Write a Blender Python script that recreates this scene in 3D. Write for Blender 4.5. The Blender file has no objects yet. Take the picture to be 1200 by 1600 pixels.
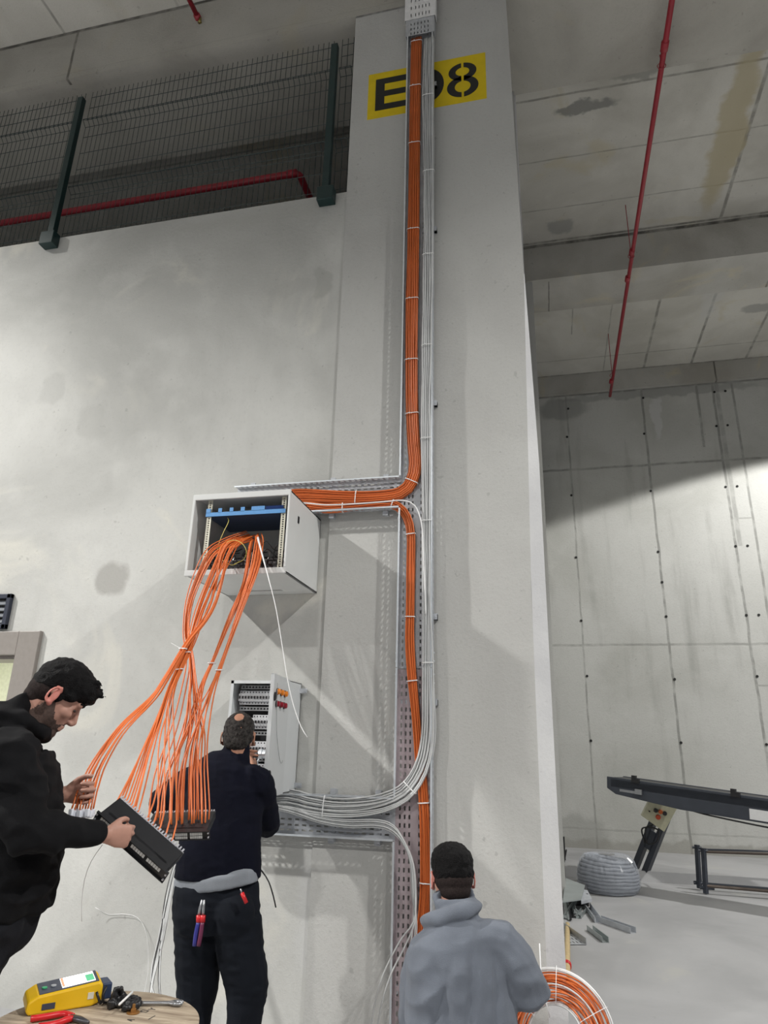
import bpy, math, random
import numpy as np
from mathutils import Vector, Matrix, Euler, noise as mnoise
random.seed(7); np.random.seed(7)
SC = bpy.context.scene; COL = SC.collection
R = math.radians
# ------------------------------------------------------------------ camera
FPX = 1074.0
PITCH, YAW, ROLL = R(18.96), R(13.47), R(1.45)
CAM = np.array([0, 0, 1.55])
_f = np.array([-math.sin(YAW)*math.cos(PITCH), math.cos(YAW)*math.cos(PITCH), math.sin(PITCH)])
_r = np.array([math.cos(YAW), math.sin(YAW), 0]); _u = np.cross(_r, _f)
_r2 = _r*math.cos(ROLL)+_u*math.sin(ROLL); _u2 = -_r*math.sin(ROLL)+_u*math.cos(ROLL)
CR = np.array([_r2, _u2, -_f]).T
cd = bpy.data.cameras.new('camera'); cam = bpy.data.objects.new('camera', cd); COL.objects.link(cam)
cam.matrix_world = Matrix([[*CR[i], CAM[i]] for i in range(3)]+[[0, 0, 0, 1]])
cd.sensor_fit = 'VERTICAL'; cd.sensor_height = 24; cd.lens = 24*FPX/1600; cd.clip_end = 200
SC.camera = cam
# ------------------------------------------------------------------ light and exposure
SC.view_settings.view_transform = 'Standard'; SC.view_settings.look = 'None'
SC.view_settings.gamma = 1; SC.view_settings.use_curve_mapping = False
SC.view_settings.exposure = 0.14
wd = bpy.data.worlds.new('world'); SC.world = wd; wd.use_nodes = True
wd.node_tree.nodes['Background'].inputs[0].default_value = (0.86, 0.92, 1.0, 1)
wd.node_tree.nodes['Background'].inputs[1].default_value = 0.155
def spot(name, loc, target, power, size, blend, radius, color=(1, 1, 1)):
    l = bpy.data.lights.new(name, 'SPOT'); l.energy = power; l.spot_size = R(size); l.spot_blend = blend
    l.shadow_soft_size = radius; l.color = color
    o = bpy.data.objects.new(name, l); COL.objects.link(o); o.location = loc
    o.rotation_euler = (Vector(target)-Vector(loc)).to_track_quat('-Z', 'Y').to_euler()
    return o
def area(name, loc, target, power, size, color=(1, 1, 1)):
    l = bpy.data.lights.new(name, 'AREA'); l.energy = power; l.shape = 'DISK'; l.size = size; l.color = color
    o = bpy.data.objects.new(name, l); COL.objects.link(o); o.location = loc
    o.rotation_euler = (Vector(target)-Vector(loc)).to_track_quat('-Z', 'Y').to_euler()
    return o
spot('high_bay_and_fill_lamp', (-8.3, 0.8, 8.0), (-8.3, 0.8, 0), 2750, 146, .5, .14, (1, .985, .95))
spot('high_bay_and_fill_lamp', (4.7, 0.8, 8.0), (4.7, 0.8, 0), 1400, 146, .5, .14, (1, .985, .95))
spot('high_bay_and_fill_lamp', (-8.3, -5.7, 8.0), (-8.3, -5.7, 0), 2500, 146, .5, .14, (1, .985, .95))  # unseen fill lamp, added to brighten the lower left wall
spot('high_bay_and_fill_lamp', (-1.8, -5.7, 8.0), (-1.8, -5.7, 0), 750, 146, .5, .14, (1, .985, .95))  # unseen fill lamp, added to lift the column and wall centre
spot('high_bay_and_fill_lamp', (4.7, -5.7, 8.0), (4.7, -5.7, 0), 900, 146, .5, .14, (1, .985, .95))  # unseen fill lamp, added for light on the column
spot('high_bay_and_fill_lamp', (5.5, 9.0, 7.9), (5.5, 9.0, 0), 1480, 141, .05, .12, (1, .99, .96))  # unseen lamp added for the far wall, cone shaped to draw its shade edge
area('office_lamp', (-4.6, 5.2, 2.55), (-4.6, 5.2, 0), 55, .6, (1, .98, .88))
# ------------------------------------------------------------------ pixel helpers (1200 x 1600 frame)
def ray(px, py): return CR @ np.array([(px-600)/FPX, (800-py)/FPX, -1.0])
def P(px, py, Y): d = ray(px, py); return CAM+d*(Y/d[1])
def PZ(px, py, z): d = ray(px, py); return CAM+d*((z-CAM[2])/d[2])
def PN(px, py, O, n, s=0.0):
    d = ray(px, py); n = np.array(n); return CAM+d*(((np.array(O)-CAM) @ n+s)/(d @ n))
# ------------------------------------------------------------------ materials
MATS = {}
def mat(name, col, rough=.6, metal=0., var=.08, scale=30., bump=0., emit=0., spec=.5, bscale=None, sheen=0., alpha=1., trans=0.):
    if name in MATS: return MATS[name]
    m = bpy.data.materials.new(name); m.use_nodes = True; nt = m.node_tree; N = nt.nodes; L = nt.links
    b = N['Principled BSDF']; g = N.new('ShaderNodeNewGeometry')
    b.inputs['Roughness'].default_value = rough; b.inputs['Metallic'].default_value = metal
    b.inputs['Specular IOR Level'].default_value = spec
    b.inputs['Sheen Weight'].default_value = sheen; b.inputs['Alpha'].default_value = alpha
    b.inputs['Transmission Weight'].default_value = trans
    n = N.new('ShaderNodeTexNoise'); n.inputs['Scale'].default_value = scale; n.inputs['Detail'].default_value = 4
    L.new(g.outputs['Position'], n.inputs['Vector'])
    mr = N.new('ShaderNodeMapRange'); mr.inputs[1].default_value = .3; mr.inputs[2].default_value = .7
    mr.inputs[3].default_value = 1-var; mr.inputs[4].default_value = 1+var; L.new(n.outputs[0], mr.inputs[0])
    mx = N.new('ShaderNodeVectorMath'); mx.operation = 'SCALE'; mx.inputs[0].default_value = col[:3]
    L.new(mr.outputs[0], mx.inputs['Scale']); L.new(mx.outputs[0], b.inputs['Base Color'])
    if emit: L.new(mx.outputs[0], b.inputs['Emission Color']); b.inputs['Emission Strength'].default_value = emit
    if bump:
        n2 = N.new('ShaderNodeTexNoise'); n2.inputs['Scale'].default_value = bscale or scale*4; n2.inputs['Detail'].default_value = 5
        L.new(g.outputs['Position'], n2.inputs['Vector'])
        bp = N.new('ShaderNodeBump'); bp.inputs['Strength'].default_value = bump; bp.inputs['Distance'].default_value = .01
        L.new(n2.outputs[0], bp.inputs['Height']); L.new(bp.outputs[0], b.inputs['Normal'])
    MATS[name] = m; return m
def concrete(name, base, dark, big=.5, streak=0.4, grain=.5, joints=(), stains=(), tint=None, rough=.9, warp=.012, clouds=1.0, bump=.25, jdark=.22):
    """base/dark colours, joints = (axis, position, halfwidth, strength[, axis2, lo, hi]), stains = (x, y, z, rx, ry, rz, colour, strength)"""
    m = bpy.data.materials.new(name); m.use_nodes = True; nt = m.node_tree; N = nt.nodes; L = nt.links
    b = N['Principled BSDF']; b.inputs['Roughness'].default_value = rough; b.inputs['Specular IOR Level'].default_value = .25
    g = N.new('ShaderNodeNewGeometry'); pos = g.outputs['Position']
    def noise(scale, detail=5, vec=pos, rough_=.55, dist=0):
        n = N.new('ShaderNodeTexNoise'); n.inputs['Scale'].default_value = scale; n.inputs['Detail'].default_value = detail
        n.inputs['Roughness'].default_value = rough_; n.inputs['Distortion'].default_value = dist; L.new(vec, n.inputs['Vector']); return n.outputs[0]
    def rng(v, a, b_, c, d, smooth=True):
        r = N.new('ShaderNodeMapRange'); r.interpolation_type = 'SMOOTHSTEP' if smooth else 'LINEAR'
        for i, x in enumerate((a, b_, c, d)): r.inputs[i+1].default_value = x
        L.new(v, r.inputs[0]); return r.outputs[0]
    def math_(op, a, b_=None, c=None):
        r = N.new('ShaderNodeMath'); r.operation = op
        for i, x in enumerate((a, b_, c)):
            if x is None: continue
            if isinstance(x, (int, float)): r.inputs[i].default_value = x
            else: L.new(x, r.inputs[i])
        return r.outputs[0]
    def mix(f, a, b_):
        r = N.new('ShaderNodeMix'); r.data_type = 'RGBA'
        if isinstance(f, float): r.inputs[0].default_value = f
        else: L.new(f, r.inputs[0])
        for i, x in ((6, a), (7, b_)):
            if isinstance(x, tuple): r.inputs[i].default_value = (*x[:3], 1)
            else: L.new(x, r.inputs[i])
        return r.outputs[2]
    c = mix(rng(noise(big, 6, dist=.6), .35, .68, 0, 1*clouds), base, dark)
    st = N.new('ShaderNodeMapping'); st.inputs['Scale'].default_value = (1, 1, .12); L.new(pos, st.inputs['Vector'])
    c = mix(rng(noise(3.2, 6, st.outputs[0]), .52, .75, 0, streak), c, tuple(x*.72 for x in dark))
    c = mix(rng(noise(2.0, 3), .5, .75, 0, .35*clouds), c, tuple(min(1, x*1.13) for x in base))
    if tint: c = mix(rng(noise(.9, 4, dist=1.), .58, .7, 0, tint[1]), c, tint[0])
    gr = noise(45, 6, rough_=.75)
    c = mix(rng(gr, .5, .78, 0, .35*grain), c, tuple(x*.55 for x in dark))
    pit = noise(16, 3); c = mix(rng(pit, .68, .74, 0, .5*grain), c, tuple(x*.5 for x in dark))
    sp = N.new('ShaderNodeSeparateXYZ'); L.new(pos, sp.inputs[0])
    AX = {'x': sp.outputs[0], 'y': sp.outputs[1], 'z': sp.outputs[2]}
    w = noise(3.0, 5); w2 = math_('MULTIPLY_ADD', w, warp*2, -warp); jn = rng(noise(5, 4), .3, .62, .35, 1)
    tot = None
    for j in joints:
        d = math_('ABSOLUTE', math_('SUBTRACT', math_('ADD', AX[j[0]], w2), float(j[1])))
        k = math_('MULTIPLY', rng(d, j[2]*.4, j[2], j[3], 0), jn)
        if len(j) > 4:
            k = math_('MULTIPLY', k, math_('GREATER_THAN', AX[j[4]], float(j[5]))); k = math_('MULTIPLY', k, math_('LESS_THAN', AX[j[4]], float(j[6])))
        tot = k if tot is None else math_('MAXIMUM', tot, k)
    if tot is not None: c = mix(tot, c, tuple(x*jdark for x in dark))
    if stains:
        wn = N.new('ShaderNodeTexNoise'); wn.inputs['Scale'].default_value = 4; wn.inputs['Detail'].default_value = 6; L.new(pos, wn.inputs['Vector'])
        ws = N.new('ShaderNodeVectorMath'); ws.operation = 'MULTIPLY_ADD'; ws.inputs[1].default_value = (.3, .3, .3); ws.inputs[2].default_value = (-.15, -.15, -.15)
        L.new(wn.outputs['Color'], ws.inputs[0])
        wp = N.new('ShaderNodeVectorMath'); wp.operation = 'ADD'; L.new(pos, wp.inputs[0]); L.new(ws.outputs[0], wp.inputs[1])
        for (x, y, z, rx, ry, rz, colr, s) in stains:
            v = N.new('ShaderNodeVectorMath'); v.operation = 'SUBTRACT'; L.new(wp.outputs[0], v.inputs[0]); v.inputs[1].default_value = (x, y, z)
            v2 = N.new('ShaderNodeVectorMath'); v2.operation = 'DIVIDE'; L.new(v.outputs[0], v2.inputs[0]); v2.inputs[1].default_value = (rx, ry, rz)
            v3 = N.new('ShaderNodeVectorMath'); v3.operation = 'LENGTH'; L.new(v2.outputs[0], v3.inputs[0])
            c = mix(rng(v3.outputs['Value'], .7, 1.1, s, 0), c, colr)
    L.new(c, b.inputs['Base Color'])
    bp = N.new('ShaderNodeBump'); bp.inputs['Strength'].default_value = bump; bp.inputs['Distance'].default_value = .02
    h = math_('ADD', gr, math_('MULTIPLY', noise(6, 4), .6))
    if tot is not None: h = math_('SUBTRACT', h, tot)
    L.new(h, bp.inputs['Height']); L.new(bp.outputs[0], b.inputs['Normal'])
    MATS[name] = m; return m
# ------------------------------------------------------------------ mesh builder
def nrm(v): v = np.array(v, float); n = np.linalg.norm(v); return v/n if n > 1e-12 else v
def smooth_path(pts, step=.03, closed=False):
    p = [np.array(q, float) for q in pts]
    if len(p) < 3: return p
    ext = [2*p[0]-p[1]]+p+[2*p[-1]-p[-2]]
    out = []
    for i in range(1, len(ext)-2):
        a, b, c, d = ext[i-1:i+3]; n = max(2, int(np.linalg.norm(c-b)/step))
        for k in range(n):
            t = k/n; out.append(.5*((2*b)+(-a+c)*t+(2*a-5*b+4*c-d)*t*t+(-a+3*b-3*c+d)*t**3))
    out.append(p[-1]); return out
def frames(p):
    p = [np.array(q, float) for q in p]; n = len(p); T = [nrm(p[min(i+1, n-1)]-p[max(i-1, 0)]) for i in range(n)]
    a = np.array([0, 0, 1.]) if abs(T[0][2]) < .9 else np.array([0, 1., 0])
    u = nrm(np.cross(T[0], a)); out = []
    for t in T:
        u = nrm(u-t*(u @ t)); out.append((t, u, np.cross(t, u)))
    return out
class MB:
    def __init__(s): s.V = []; s.F = []; s.M = []; s.mi = 0
    def add(s, vs, fs):
        o = len(s.V); s.V += [tuple(float(c) for c in v) for v in vs]; s.F += [tuple(i+o for i in f) for f in fs]; s.M += [s.mi]*len(fs); return s
    def box(s, a, b, rot=None, piv=None):
        (x0, y0, z0), (x1, y1, z1) = a, b
        v = [(x0, y0, z0), (x1, y0, z0), (x1, y1, z0), (x0, y1, z0), (x0, y0, z1), (x1, y0, z1), (x1, y1, z1), (x0, y1, z1)]
        if rot is not None:
            c = np.array(piv if piv is not None else (np.array(a)+np.array(b))/2); v = [rot @ (np.array(q)-c)+c for q in v]
        return s.add(v, [(0, 3, 2, 1), (4, 5, 6, 7), (0, 1, 5, 4), (1, 2, 6, 5), (2, 3, 7, 6), (3, 0, 4, 7)])
    def obox(s, o, ex, ey, ez):
        """box from corner o with full edge vectors"""
        o, ex, ey, ez = map(lambda q: np.array(q, float), (o, ex, ey, ez))
        v = [o, o+ex, o+ex+ey, o+ey, o+ez, o+ex+ez, o+ex+ey+ez, o+ey+ez]
        f = [(0, 3, 2, 1), (4, 5, 6, 7), (0, 1, 5, 4), (1, 2, 6, 5), (2, 3, 7, 6), (3, 0, 4, 7)]
        if np.cross(ex, ey) @ ez < 0: f = [q[::-1] for q in f]
        return s.add(v, f)
    def tube(s, pts, r, seg=8, caps=True, flat=None, ref=None):
        n = len(pts); rr = [r]*n if isinstance(r, (int, float)) else list(r)
        fr = frames(pts); vs = []; fs = []
        for i, (p, (t, u, v)) in enumerate(zip(pts, fr)):
            if ref is not None: u = nrm(np.array(ref)-t*(np.array(ref) @ t)); v = np.cross(t, u)
            rx, ry = (rr[i] if isinstance(rr[i], (tuple, list)) else (rr[i], rr[i]))
            for k in range(seg):
                a = 2*math.pi*k/seg; vs.append(np.array(p)+u*rx*math.cos(a)+v*ry*math.sin(a))
        for i in range(n-1):
            for k in range(seg):
                a = i*seg+k; b = i*seg+(k+1) % seg; fs.append((a, b, b+seg, a+seg))
        if caps: fs += [tuple(range(seg))[::-1], tuple(range((n-1)*seg, n*seg))]
        return s.add(vs, fs)
    def ring(s, pts, r, seg=6):
        """closed tube"""
        n = len(pts); vs = []; fs = []
        pts = [np.array(p, float) for p in pts]; c = sum(pts)/n
        for i, p in enumerate(pts):
            t = nrm(pts[(i+1) % n]-pts[i-1]); u = nrm((p-c)-t*((p-c) @ t)); v = np.cross(t, u)
            for k in range(seg):
                a = 2*math.pi*k/seg; vs.append(p+u*r*math.cos(a)+v*r*math.sin(a))
        for i in range(n):
            for k in range(seg):
                a = i*seg+k; b = i*seg+(k+1) % seg; j = (i+1) % n
                fs.append((a, b, j*seg+(k+1) % seg, j*seg+k))
        return s.add(vs, fs)
    def cyl(s, p0, p1, r0, r1=None, seg=16): return s.tube([p0, p1], [r0, r1 if r1 is not None else r0], seg)
    def ell(s, c, r, rot=None, seg=16, rings=10):
        vs = []; fs = []; c = np.array(c, float); rot = np.eye(3) if rot is None else rot
        vs.append(c+rot @ np.array([0, 0, r[2]]))
        for i in range(1, rings):
            th = math.pi*i/rings
            for k in range(seg):
                a = 2*math.pi*k/seg; vs.append(c+rot @ np.array([r[0]*math.sin(th)*math.cos(a), r[1]*math.sin(th)*math.sin(a), r[2]*math.cos(th)]))
        vs.append(c-rot @ np.array([0, 0, r[2]]))
        for k in range(seg): fs.append((0, 1+k, 1+(k+1) % seg))
        for i in range(rings-2):
            for k in range(seg):
                a = 1+i*seg+k; b = 1+i*seg+(k+1) % seg; fs.append((a, a+seg, b+seg, b))
        L = len(vs)-1; o = 1+(rings-2)*seg
        for k in range(seg): fs.append((L, o+(k+1) % seg, o+k))
        return s.add(vs, fs)
    def cap(s, p0, p1, r0, r1=None, seg=12):
        r1 = r0 if r1 is None else r1; p0 = np.array(p0, float); p1 = np.array(p1, float); t = nrm(p1-p0)
        pts = []; rr = []
        for a in (85, 60, 35, 12): pts.append(p0-t*r0*math.sin(R(a))); rr.append(r0*math.cos(R(a)))
        pts += [p0, p1]; rr += [r0, r1]
        for a in (12, 35, 60, 85): pts.append(p1+t*r1*math.sin(R(a))); rr.append(r1*math.cos(R(a)))
        return s.tube(pts, rr, seg)
    def prism(s, poly, fn, t0, t1):
        n = len(poly); vs = [fn(a, b, t0) for a, b in poly]+[fn(a, b, t1) for a, b in poly]
        return s.add(vs, [tuple(range(n))[::-1], tuple(range(n, 2*n))]+[(i, (i+1) % n, n+(i+1) % n, n+i) for i in range(n)])
    def lathe(s, prof, c, seg=32, axis='z', rot=None):
        vs = []; fs = []; c = np.array(c, float)
        for (r, h) in prof:
            for k in range(seg):
                a = 2*math.pi*k/seg; v = np.array([r*math.cos(a), r*math.sin(a), h]); vs.append(c+(rot @ v if rot is not None else v))
        for i in range(len(prof)-1):
            for k in range(seg):
                a = i*seg+k; b = i*seg+(k+1) % seg; fs.append((a, b, b+seg, a+seg))
        fs += [tuple(range(seg))[::-1], tuple(range((len(prof)-1)*seg, len(prof)*seg))]
        return s.add(vs, fs)
    def plate(s, o, u, v, lu, lv, hu, hv):
        """thin sheet with holes: hu, hv = lists of (start, end) along u and v; a hole where both overlap"""
        o, u, v = map(lambda q: np.array(q, float), (o, u, v))
        eu = sorted({0., lu, *[x for h in hu for x in h]}); ev = sorted({0., lv, *[x for h in hv for x in h]})
        eu = [x for x in eu if 0 <= x <= lu]; ev = [x for x in ev if 0 <= x <= lv]
        hole = lambda m, hs: any(a < m < b for a, b in hs)
        vs = [o+u*a+v*b for a in eu for b in ev]; n = len(ev); fs = []
        for i in range(len(eu)-1):
            mu = (eu[i]+eu[i+1])/2; hi = hole(mu, hu)
            for j in range(n-1):
                if hi and hole((ev[j]+ev[j+1])/2, hv): continue
                fs.append((i*n+j, (i+1)*n+j, (i+1)*n+j+1, i*n+j+1))
        return s.add(vs, fs)
ORG = {}
def tag(o, label=None, cat=None, group=None, kind=None):
    if label: o['label'] = label
    if cat: o['category'] = cat
    if group: o['group'] = group
    if kind: o['kind'] = kind
    return o
def thing(name, label, cat, loc, group=None):
    o = bpy.data.objects.new(name, None); COL.objects.link(o); o.empty_display_size = .1
    o.location = tuple(float(c) for c in loc); ORG[o.name] = np.array(loc, float); return tag(o, label, cat, group)
def obj(name, mb, m, parent=None, smooth=False, bevel=0., solid=0., sub=0, label=None, cat=None, group=None, kind=None, angle=None):
    V = np.array(mb.V, float)
    if parent is not None: org = ORG[parent.name]
    else: org = np.array([(V[:, 0].min()+V[:, 0].max())/2, (V[:, 1].min()+V[:, 1].max())/2, V[:, 2].min()])
    me = bpy.data.meshes.new(name); me.from_pydata([tuple(v) for v in (V-org)], [], mb.F)
    ms = m if isinstance(m, (list, tuple)) else [m]
    for q in ms: me.materials.append(q)
    if len(ms) > 1: me.polygons.foreach_set('material_index', mb.M)
    if smooth: me.polygons.foreach_set('use_smooth', [True]*len(me.polygons))
    me.update()
    o = bpy.data.objects.new(name, me); COL.objects.link(o); ORG[o.name] = org
    if parent is not None: o.parent = parent
    else: o.location = tuple(org)
    if solid: q = o.modifiers.new('solid', 'SOLIDIFY'); q.thickness = solid; q.offset = 0
    if bevel: q = o.modifiers.new('bevel', 'BEVEL'); q.width = bevel; q.segments = 2; q.limit_method = 'ANGLE'
    if sub: q = o.modifiers.new('sub', 'SUBSURF'); q.levels = q.render_levels = sub
    tag(o, label, cat, group, kind); return o
def struct(name, mb, m, **k): return obj(name, mb, m, kind='structure', **k)
def organic(name, mb, voxel, iters, m, parent=None, disp=(), classify=None, post=None, **k):
    """weld overlapping closed shapes into one continuous skin"""
    V = np.array(mb.V); me = bpy.data.meshes.new(name+'_raw'); me.from_pydata([tuple(v) for v in V], [], mb.F)
    t = bpy.data.objects.new(name+'_raw', me); COL.objects.link(t)
    q = t.modifiers.new('r', 'REMESH'); q.mode = 'VOXEL'; q.voxel_size = voxel
    q = t.modifiers.new('s', 'SMOOTH'); q.factor = .5; q.iterations = iters
    bpy.context.view_layer.update(); dg = bpy.context.evaluated_depsgraph_get()
    out = bpy.data.meshes.new_from_object(t.evaluated_get(dg)); bpy.data.objects.remove(t)
    n = len(out.vertices); co = np.empty(n*3); out.vertices.foreach_get('co', co); co = co.reshape(-1, 3)
    no = np.empty(n*3); out.vertex_normals.foreach_get('vector', no); no = no.reshape(-1, 3)
    for (sx, sy, sz, amp, ridge) in disp:
        d = np.array([mnoise.noise((c[0]*sx, c[1]*sy, c[2]*sz)) for c in co])
        if ridge: d = .55-np.abs(d)*2.2
        co = co+no*(d*amp)[:, None]
    if post is not None: co = post(co, no)
    org = ORG[parent.name] if parent is not None else np.array([co[:, 0].mean(), co[:, 1].mean(), co[:, 2].min()])
    out.vertices.foreach_set('co', (co-org).ravel()); out.materials.clear()
    ms = m if isinstance(m, (list, tuple)) else [m]
    for x in ms: out.materials.append(x)
    out.polygons.foreach_set('use_smooth', [True]*len(out.polygons))
    if classify is not None:
        cen = np.empty(len(out.polygons)*3); out.polygons.foreach_get('center', cen); cen = cen.reshape(-1, 3)+org
        out.polygons.foreach_set('material_index', [classify(c) for c in cen])
    out.update(); out.name = name
    o = bpy.data.objects.new(name, out); COL.objects.link(o); ORG[o.name] = org
    if parent is not None: o.parent = parent
    else: o.location = tuple(org)
    tag(o, k.get('label'), k.get('cat'), k.get('group')); return o
def rotz(a): c, s = math.cos(a), math.sin(a); return np.array([[c, -s, 0], [s, c, 0], [0, 0, 1]])
def basis(f, up=(0, 0, 1)):
    """columns: forward, left, up"""
    f = nrm(f); l = nrm(np.cross(up, f)); return np.array([f, l, np.cross(f, l)]).T
# ------------------------------------------------------------------ setting
XR = 0.0; XC = -1.41; WY = 4.30; CY = 4.285; TOPW = 5.885; BZ = 7.9; SZ = 8.6
plast = (.60, .60, .575); plast_d = (.43, .43, .41)
m_wall = concrete('plaster_concrete', plast, plast_d, big=.45, streak=.12, grain=.55, tint=((.68, .665, .60), .7), clouds=1.0, bump=.22, stains=[
    (-3.05, 4.3, 2.66, .16, 1, .17, (.36, .35, .33), .75), (-3.45, 4.3, 3.98, .17, 1, .19, (.42, .42, .40), .45), (-3.9, 4.3, 4.3, .14, 1, .14, (.42, .42, .40), .35),
    (-1.6, 4.3, 5.0, .09, 1, .16, (.36, .36, .34), .5), (-1.85, 4.3, 5.0, .2, 1, .08, (.42, .42, .40), .35),
    (-3.0, 4.3, 4.9, .5, 1, .28, (.45, .45, .43), .35), (-2.6, 4.3, 5.15, .5, 1, .2, (.45, .45, .43), .3),
    (-1.3, 4.3, .7, .22, 1, .5, (.60, .60, .60), .45), (-2.2, 4.3, 5.75, .9, 1, .07, (.45, .45, .42), .3)])
m_col = concrete('column_concrete', (.54, .54, .52), (.45, .445, .43), big=.7, streak=.15, grain=.6, clouds=.6, bump=.25, joints=[('z', BZ, .03, .8, 'y', 4.2, 4.35)])
m_edge = concrete('edge_plaster', (.72, .72, .72), (.62, .62, .63), big=1.5, streak=.25, grain=.4)
m_beam = concrete('beam_concrete', (.44, .425, .385), (.34, .325, .29), big=.8, streak=.1, grain=.7, tint=((.42, .38, .28), .35), joints=[
    ('x', -4.45, .02, .8, 'y', 4.2, 4.35), ('z', SZ-.02, .03, .9, 'y', 4.2, 4.35), ('x', 3.75, .015, .6), ('z', 7.98, .01, .1)])
m_slab = concrete('slab_concrete', (.60, .585, .54), (.46, .445, .40), jdark=.4, big=.6, streak=0, grain=.6, tint=((.50, .44, .28), .4), warp=.01, joints=[
    ('y', 5.75, .02, .7), ('y', 6.1, .02, .7), ('y', 7.0, .015, .55), ('y', 7.85, .015, .5), ('y', 5.42, .03, .7), ('y', 8.5, .03, .9),
    ('x', 2.65, .03, .75, 'y', 5.4, 8.5), ('x', 3.5, .02, .5, 'y', 5.4, 8.5), ('y', 11.85, .02, .5), ('y', 12.42, .04, .9),
    ('x', .72, .015, .6, 'y', 9.3, 11), ('x', 1.35, .015, .5, 'y', 9.3, 12.5), ('x', 2.1, .03, .7, 'y', 9.3, 12.5), ('x', 2.95, .03, .8, 'y', 9.3, 12.5), ('x', 3.9, .03, .7, 'y', 9.3, 12.5),
    ('x', -4.62, .02, .7, 'y', -2, 4.3), ('x', -3.3, .02, .4, 'y', -2, 4.3), ('y', 3.35, .01, .3, 'x', -9, 0)],
    stains=[(2.45, 7.0, 8.6, .2, 1.4, 1, (.42, .36, .22), .7), (2.9, 10.2, 8.6, .16, .9, 1, (.56, .56, .55), .5), (.5, 8.2, 8.6, .2, .16, 1, (.25, .25, .24), .6),
            (.75, 6.3, 8.6, .35, .07, 1, (.22, .22, .21), .8), (3.7, 10.8, 8.6, .28, .14, 1, (.24, .24, .23), .6), (1.3, 6.0, 8.6, .3, .06, 1, (.24, .24, .22), .6)])
m_beam2 = concrete('beam_concrete_far', (.47, .46, .43), (.36, .345, .31), big=.7, streak=.05, grain=.6, tint=((.55, .49, .33), .5), joints=[
    ('z', SZ-.03, .035, .9, 'y', 8.4, 8.6), ('x', 3.35, .02, .8), ('x', .3, .012, .7, 'y', 8.6, 9.4), ('x', 3.7, .012, .6, 'y', 8.6, 9.4)])
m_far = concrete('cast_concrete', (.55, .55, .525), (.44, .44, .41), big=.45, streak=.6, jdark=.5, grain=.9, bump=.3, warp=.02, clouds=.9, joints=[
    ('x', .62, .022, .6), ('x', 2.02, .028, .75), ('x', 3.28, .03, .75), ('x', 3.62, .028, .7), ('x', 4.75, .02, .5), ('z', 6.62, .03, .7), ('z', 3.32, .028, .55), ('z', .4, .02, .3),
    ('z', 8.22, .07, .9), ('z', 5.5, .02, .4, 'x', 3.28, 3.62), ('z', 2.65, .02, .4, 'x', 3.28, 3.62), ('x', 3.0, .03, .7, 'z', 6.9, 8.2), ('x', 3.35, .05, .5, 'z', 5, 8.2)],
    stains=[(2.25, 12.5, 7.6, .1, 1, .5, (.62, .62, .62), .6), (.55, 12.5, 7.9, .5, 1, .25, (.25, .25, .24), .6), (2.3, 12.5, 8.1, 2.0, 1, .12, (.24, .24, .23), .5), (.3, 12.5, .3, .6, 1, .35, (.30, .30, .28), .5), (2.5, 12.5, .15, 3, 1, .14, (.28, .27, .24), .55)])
m_floor = concrete('floor_concrete', (.41, .41, .415), (.33, .33, .335), big=.7, streak=0, grain=.35, rough=.55, tint=((.46, .455, .42), .6), bump=.06)
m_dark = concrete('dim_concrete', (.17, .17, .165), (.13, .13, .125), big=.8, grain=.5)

b = MB(); b.box((-14, -12, -.2), (14, 14, 0)); struct('floor', b, m_floor)
b = MB(); b.prism([(10.45, 0), (10.5, .12), (12.5, .12), (12.5, 0)], lambda a, z, t: (t, a, z), .09, 12); struct('trim_1', b, m_floor)
b = MB()                                             # wall left of the column, with a doorway
b.box((-3.62, WY, 0), (XC, WY+.25, TOPW)); b.box((-14, WY, 2.19), (-3.62, WY+.25, TOPW)); b.box((-14, WY, 0), (-5.6, WY+.25, 2.19)); struct('wall_left', b, m_wall)
b = MB()
S = .085
b.prism([(XC, 0), (-.088, 0), (-.074, 2.5), (-.022, 4.85), (-.058, BZ), (XC, BZ)], lambda x, z, y: (x, y, z), 5.35, CY)
struct('wall_column', b, m_col)
b = MB()
_l = [(-.088, 0), (-.074, 2.5), (-.022, 4.85)]; _r = [(.013, 0), (.015, 3.4), (-.018, 4.85)]
_rx = lambda z: float(np.interp(z, [q[1] for q in _r], [q[0] for q in _r])); _lx = lambda z: float(np.interp(z, [q[1] for q in _l], [q[0] for q in _l]))
_zs = np.linspace(0, 4.85, 14); vs = []
for z in _zs: w_ = (_rx(z)-_lx(z)); vs += [(_lx(z), CY, z), (_rx(z), CY+w_*.55, z), (_rx(z), 5.3, z), (_lx(z), 5.3, z)]
b.add(vs, [(0, 3, 2, 1), (52, 53, 54, 55)]+[(i*4+k, i*4+(k+1) % 4, i*4+4+(k+1) % 4, i*4+4+k) for i in range(13) for k in range(4)]); struct('trim_2', b, m_edge)
b = MB(); b.box((-.25, 5.35, 0), (-.035, 8.53, SZ)); struct('wall_divider', b, m_col)
b = MB(); b.box((-.25, 8.56, 0), (.07, 12.5, SZ)); struct('wall_back', b, m_col)
b = MB(); b.box((-.035, 5.40, 2.0), (-.022, 5.44, 7.9)); b.box((-.035, 5.6, 3.0), (-.027, 5.63, 8.6)); struct('trim_3', b, m_edge)
b = MB(); b.box((-14, CY, BZ), (14, 5.4, SZ+.3)); struct('ceiling_beam', b, m_beam)
b = MB(); b.box((-14, 8.53, 7.98), (14, 9.33, SZ+.3)); struct('ceiling_beam_far', b, m_beam2)
b = MB(); b.box((-14, 12.42, 8.2), (14, 12.6, SZ+.3)); struct('ceiling_edge', b, m_beam2)
b = MB(); b.box((-14, -12, SZ), (14, 14, SZ+.3)); struct('ceiling', b, m_slab)
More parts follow.
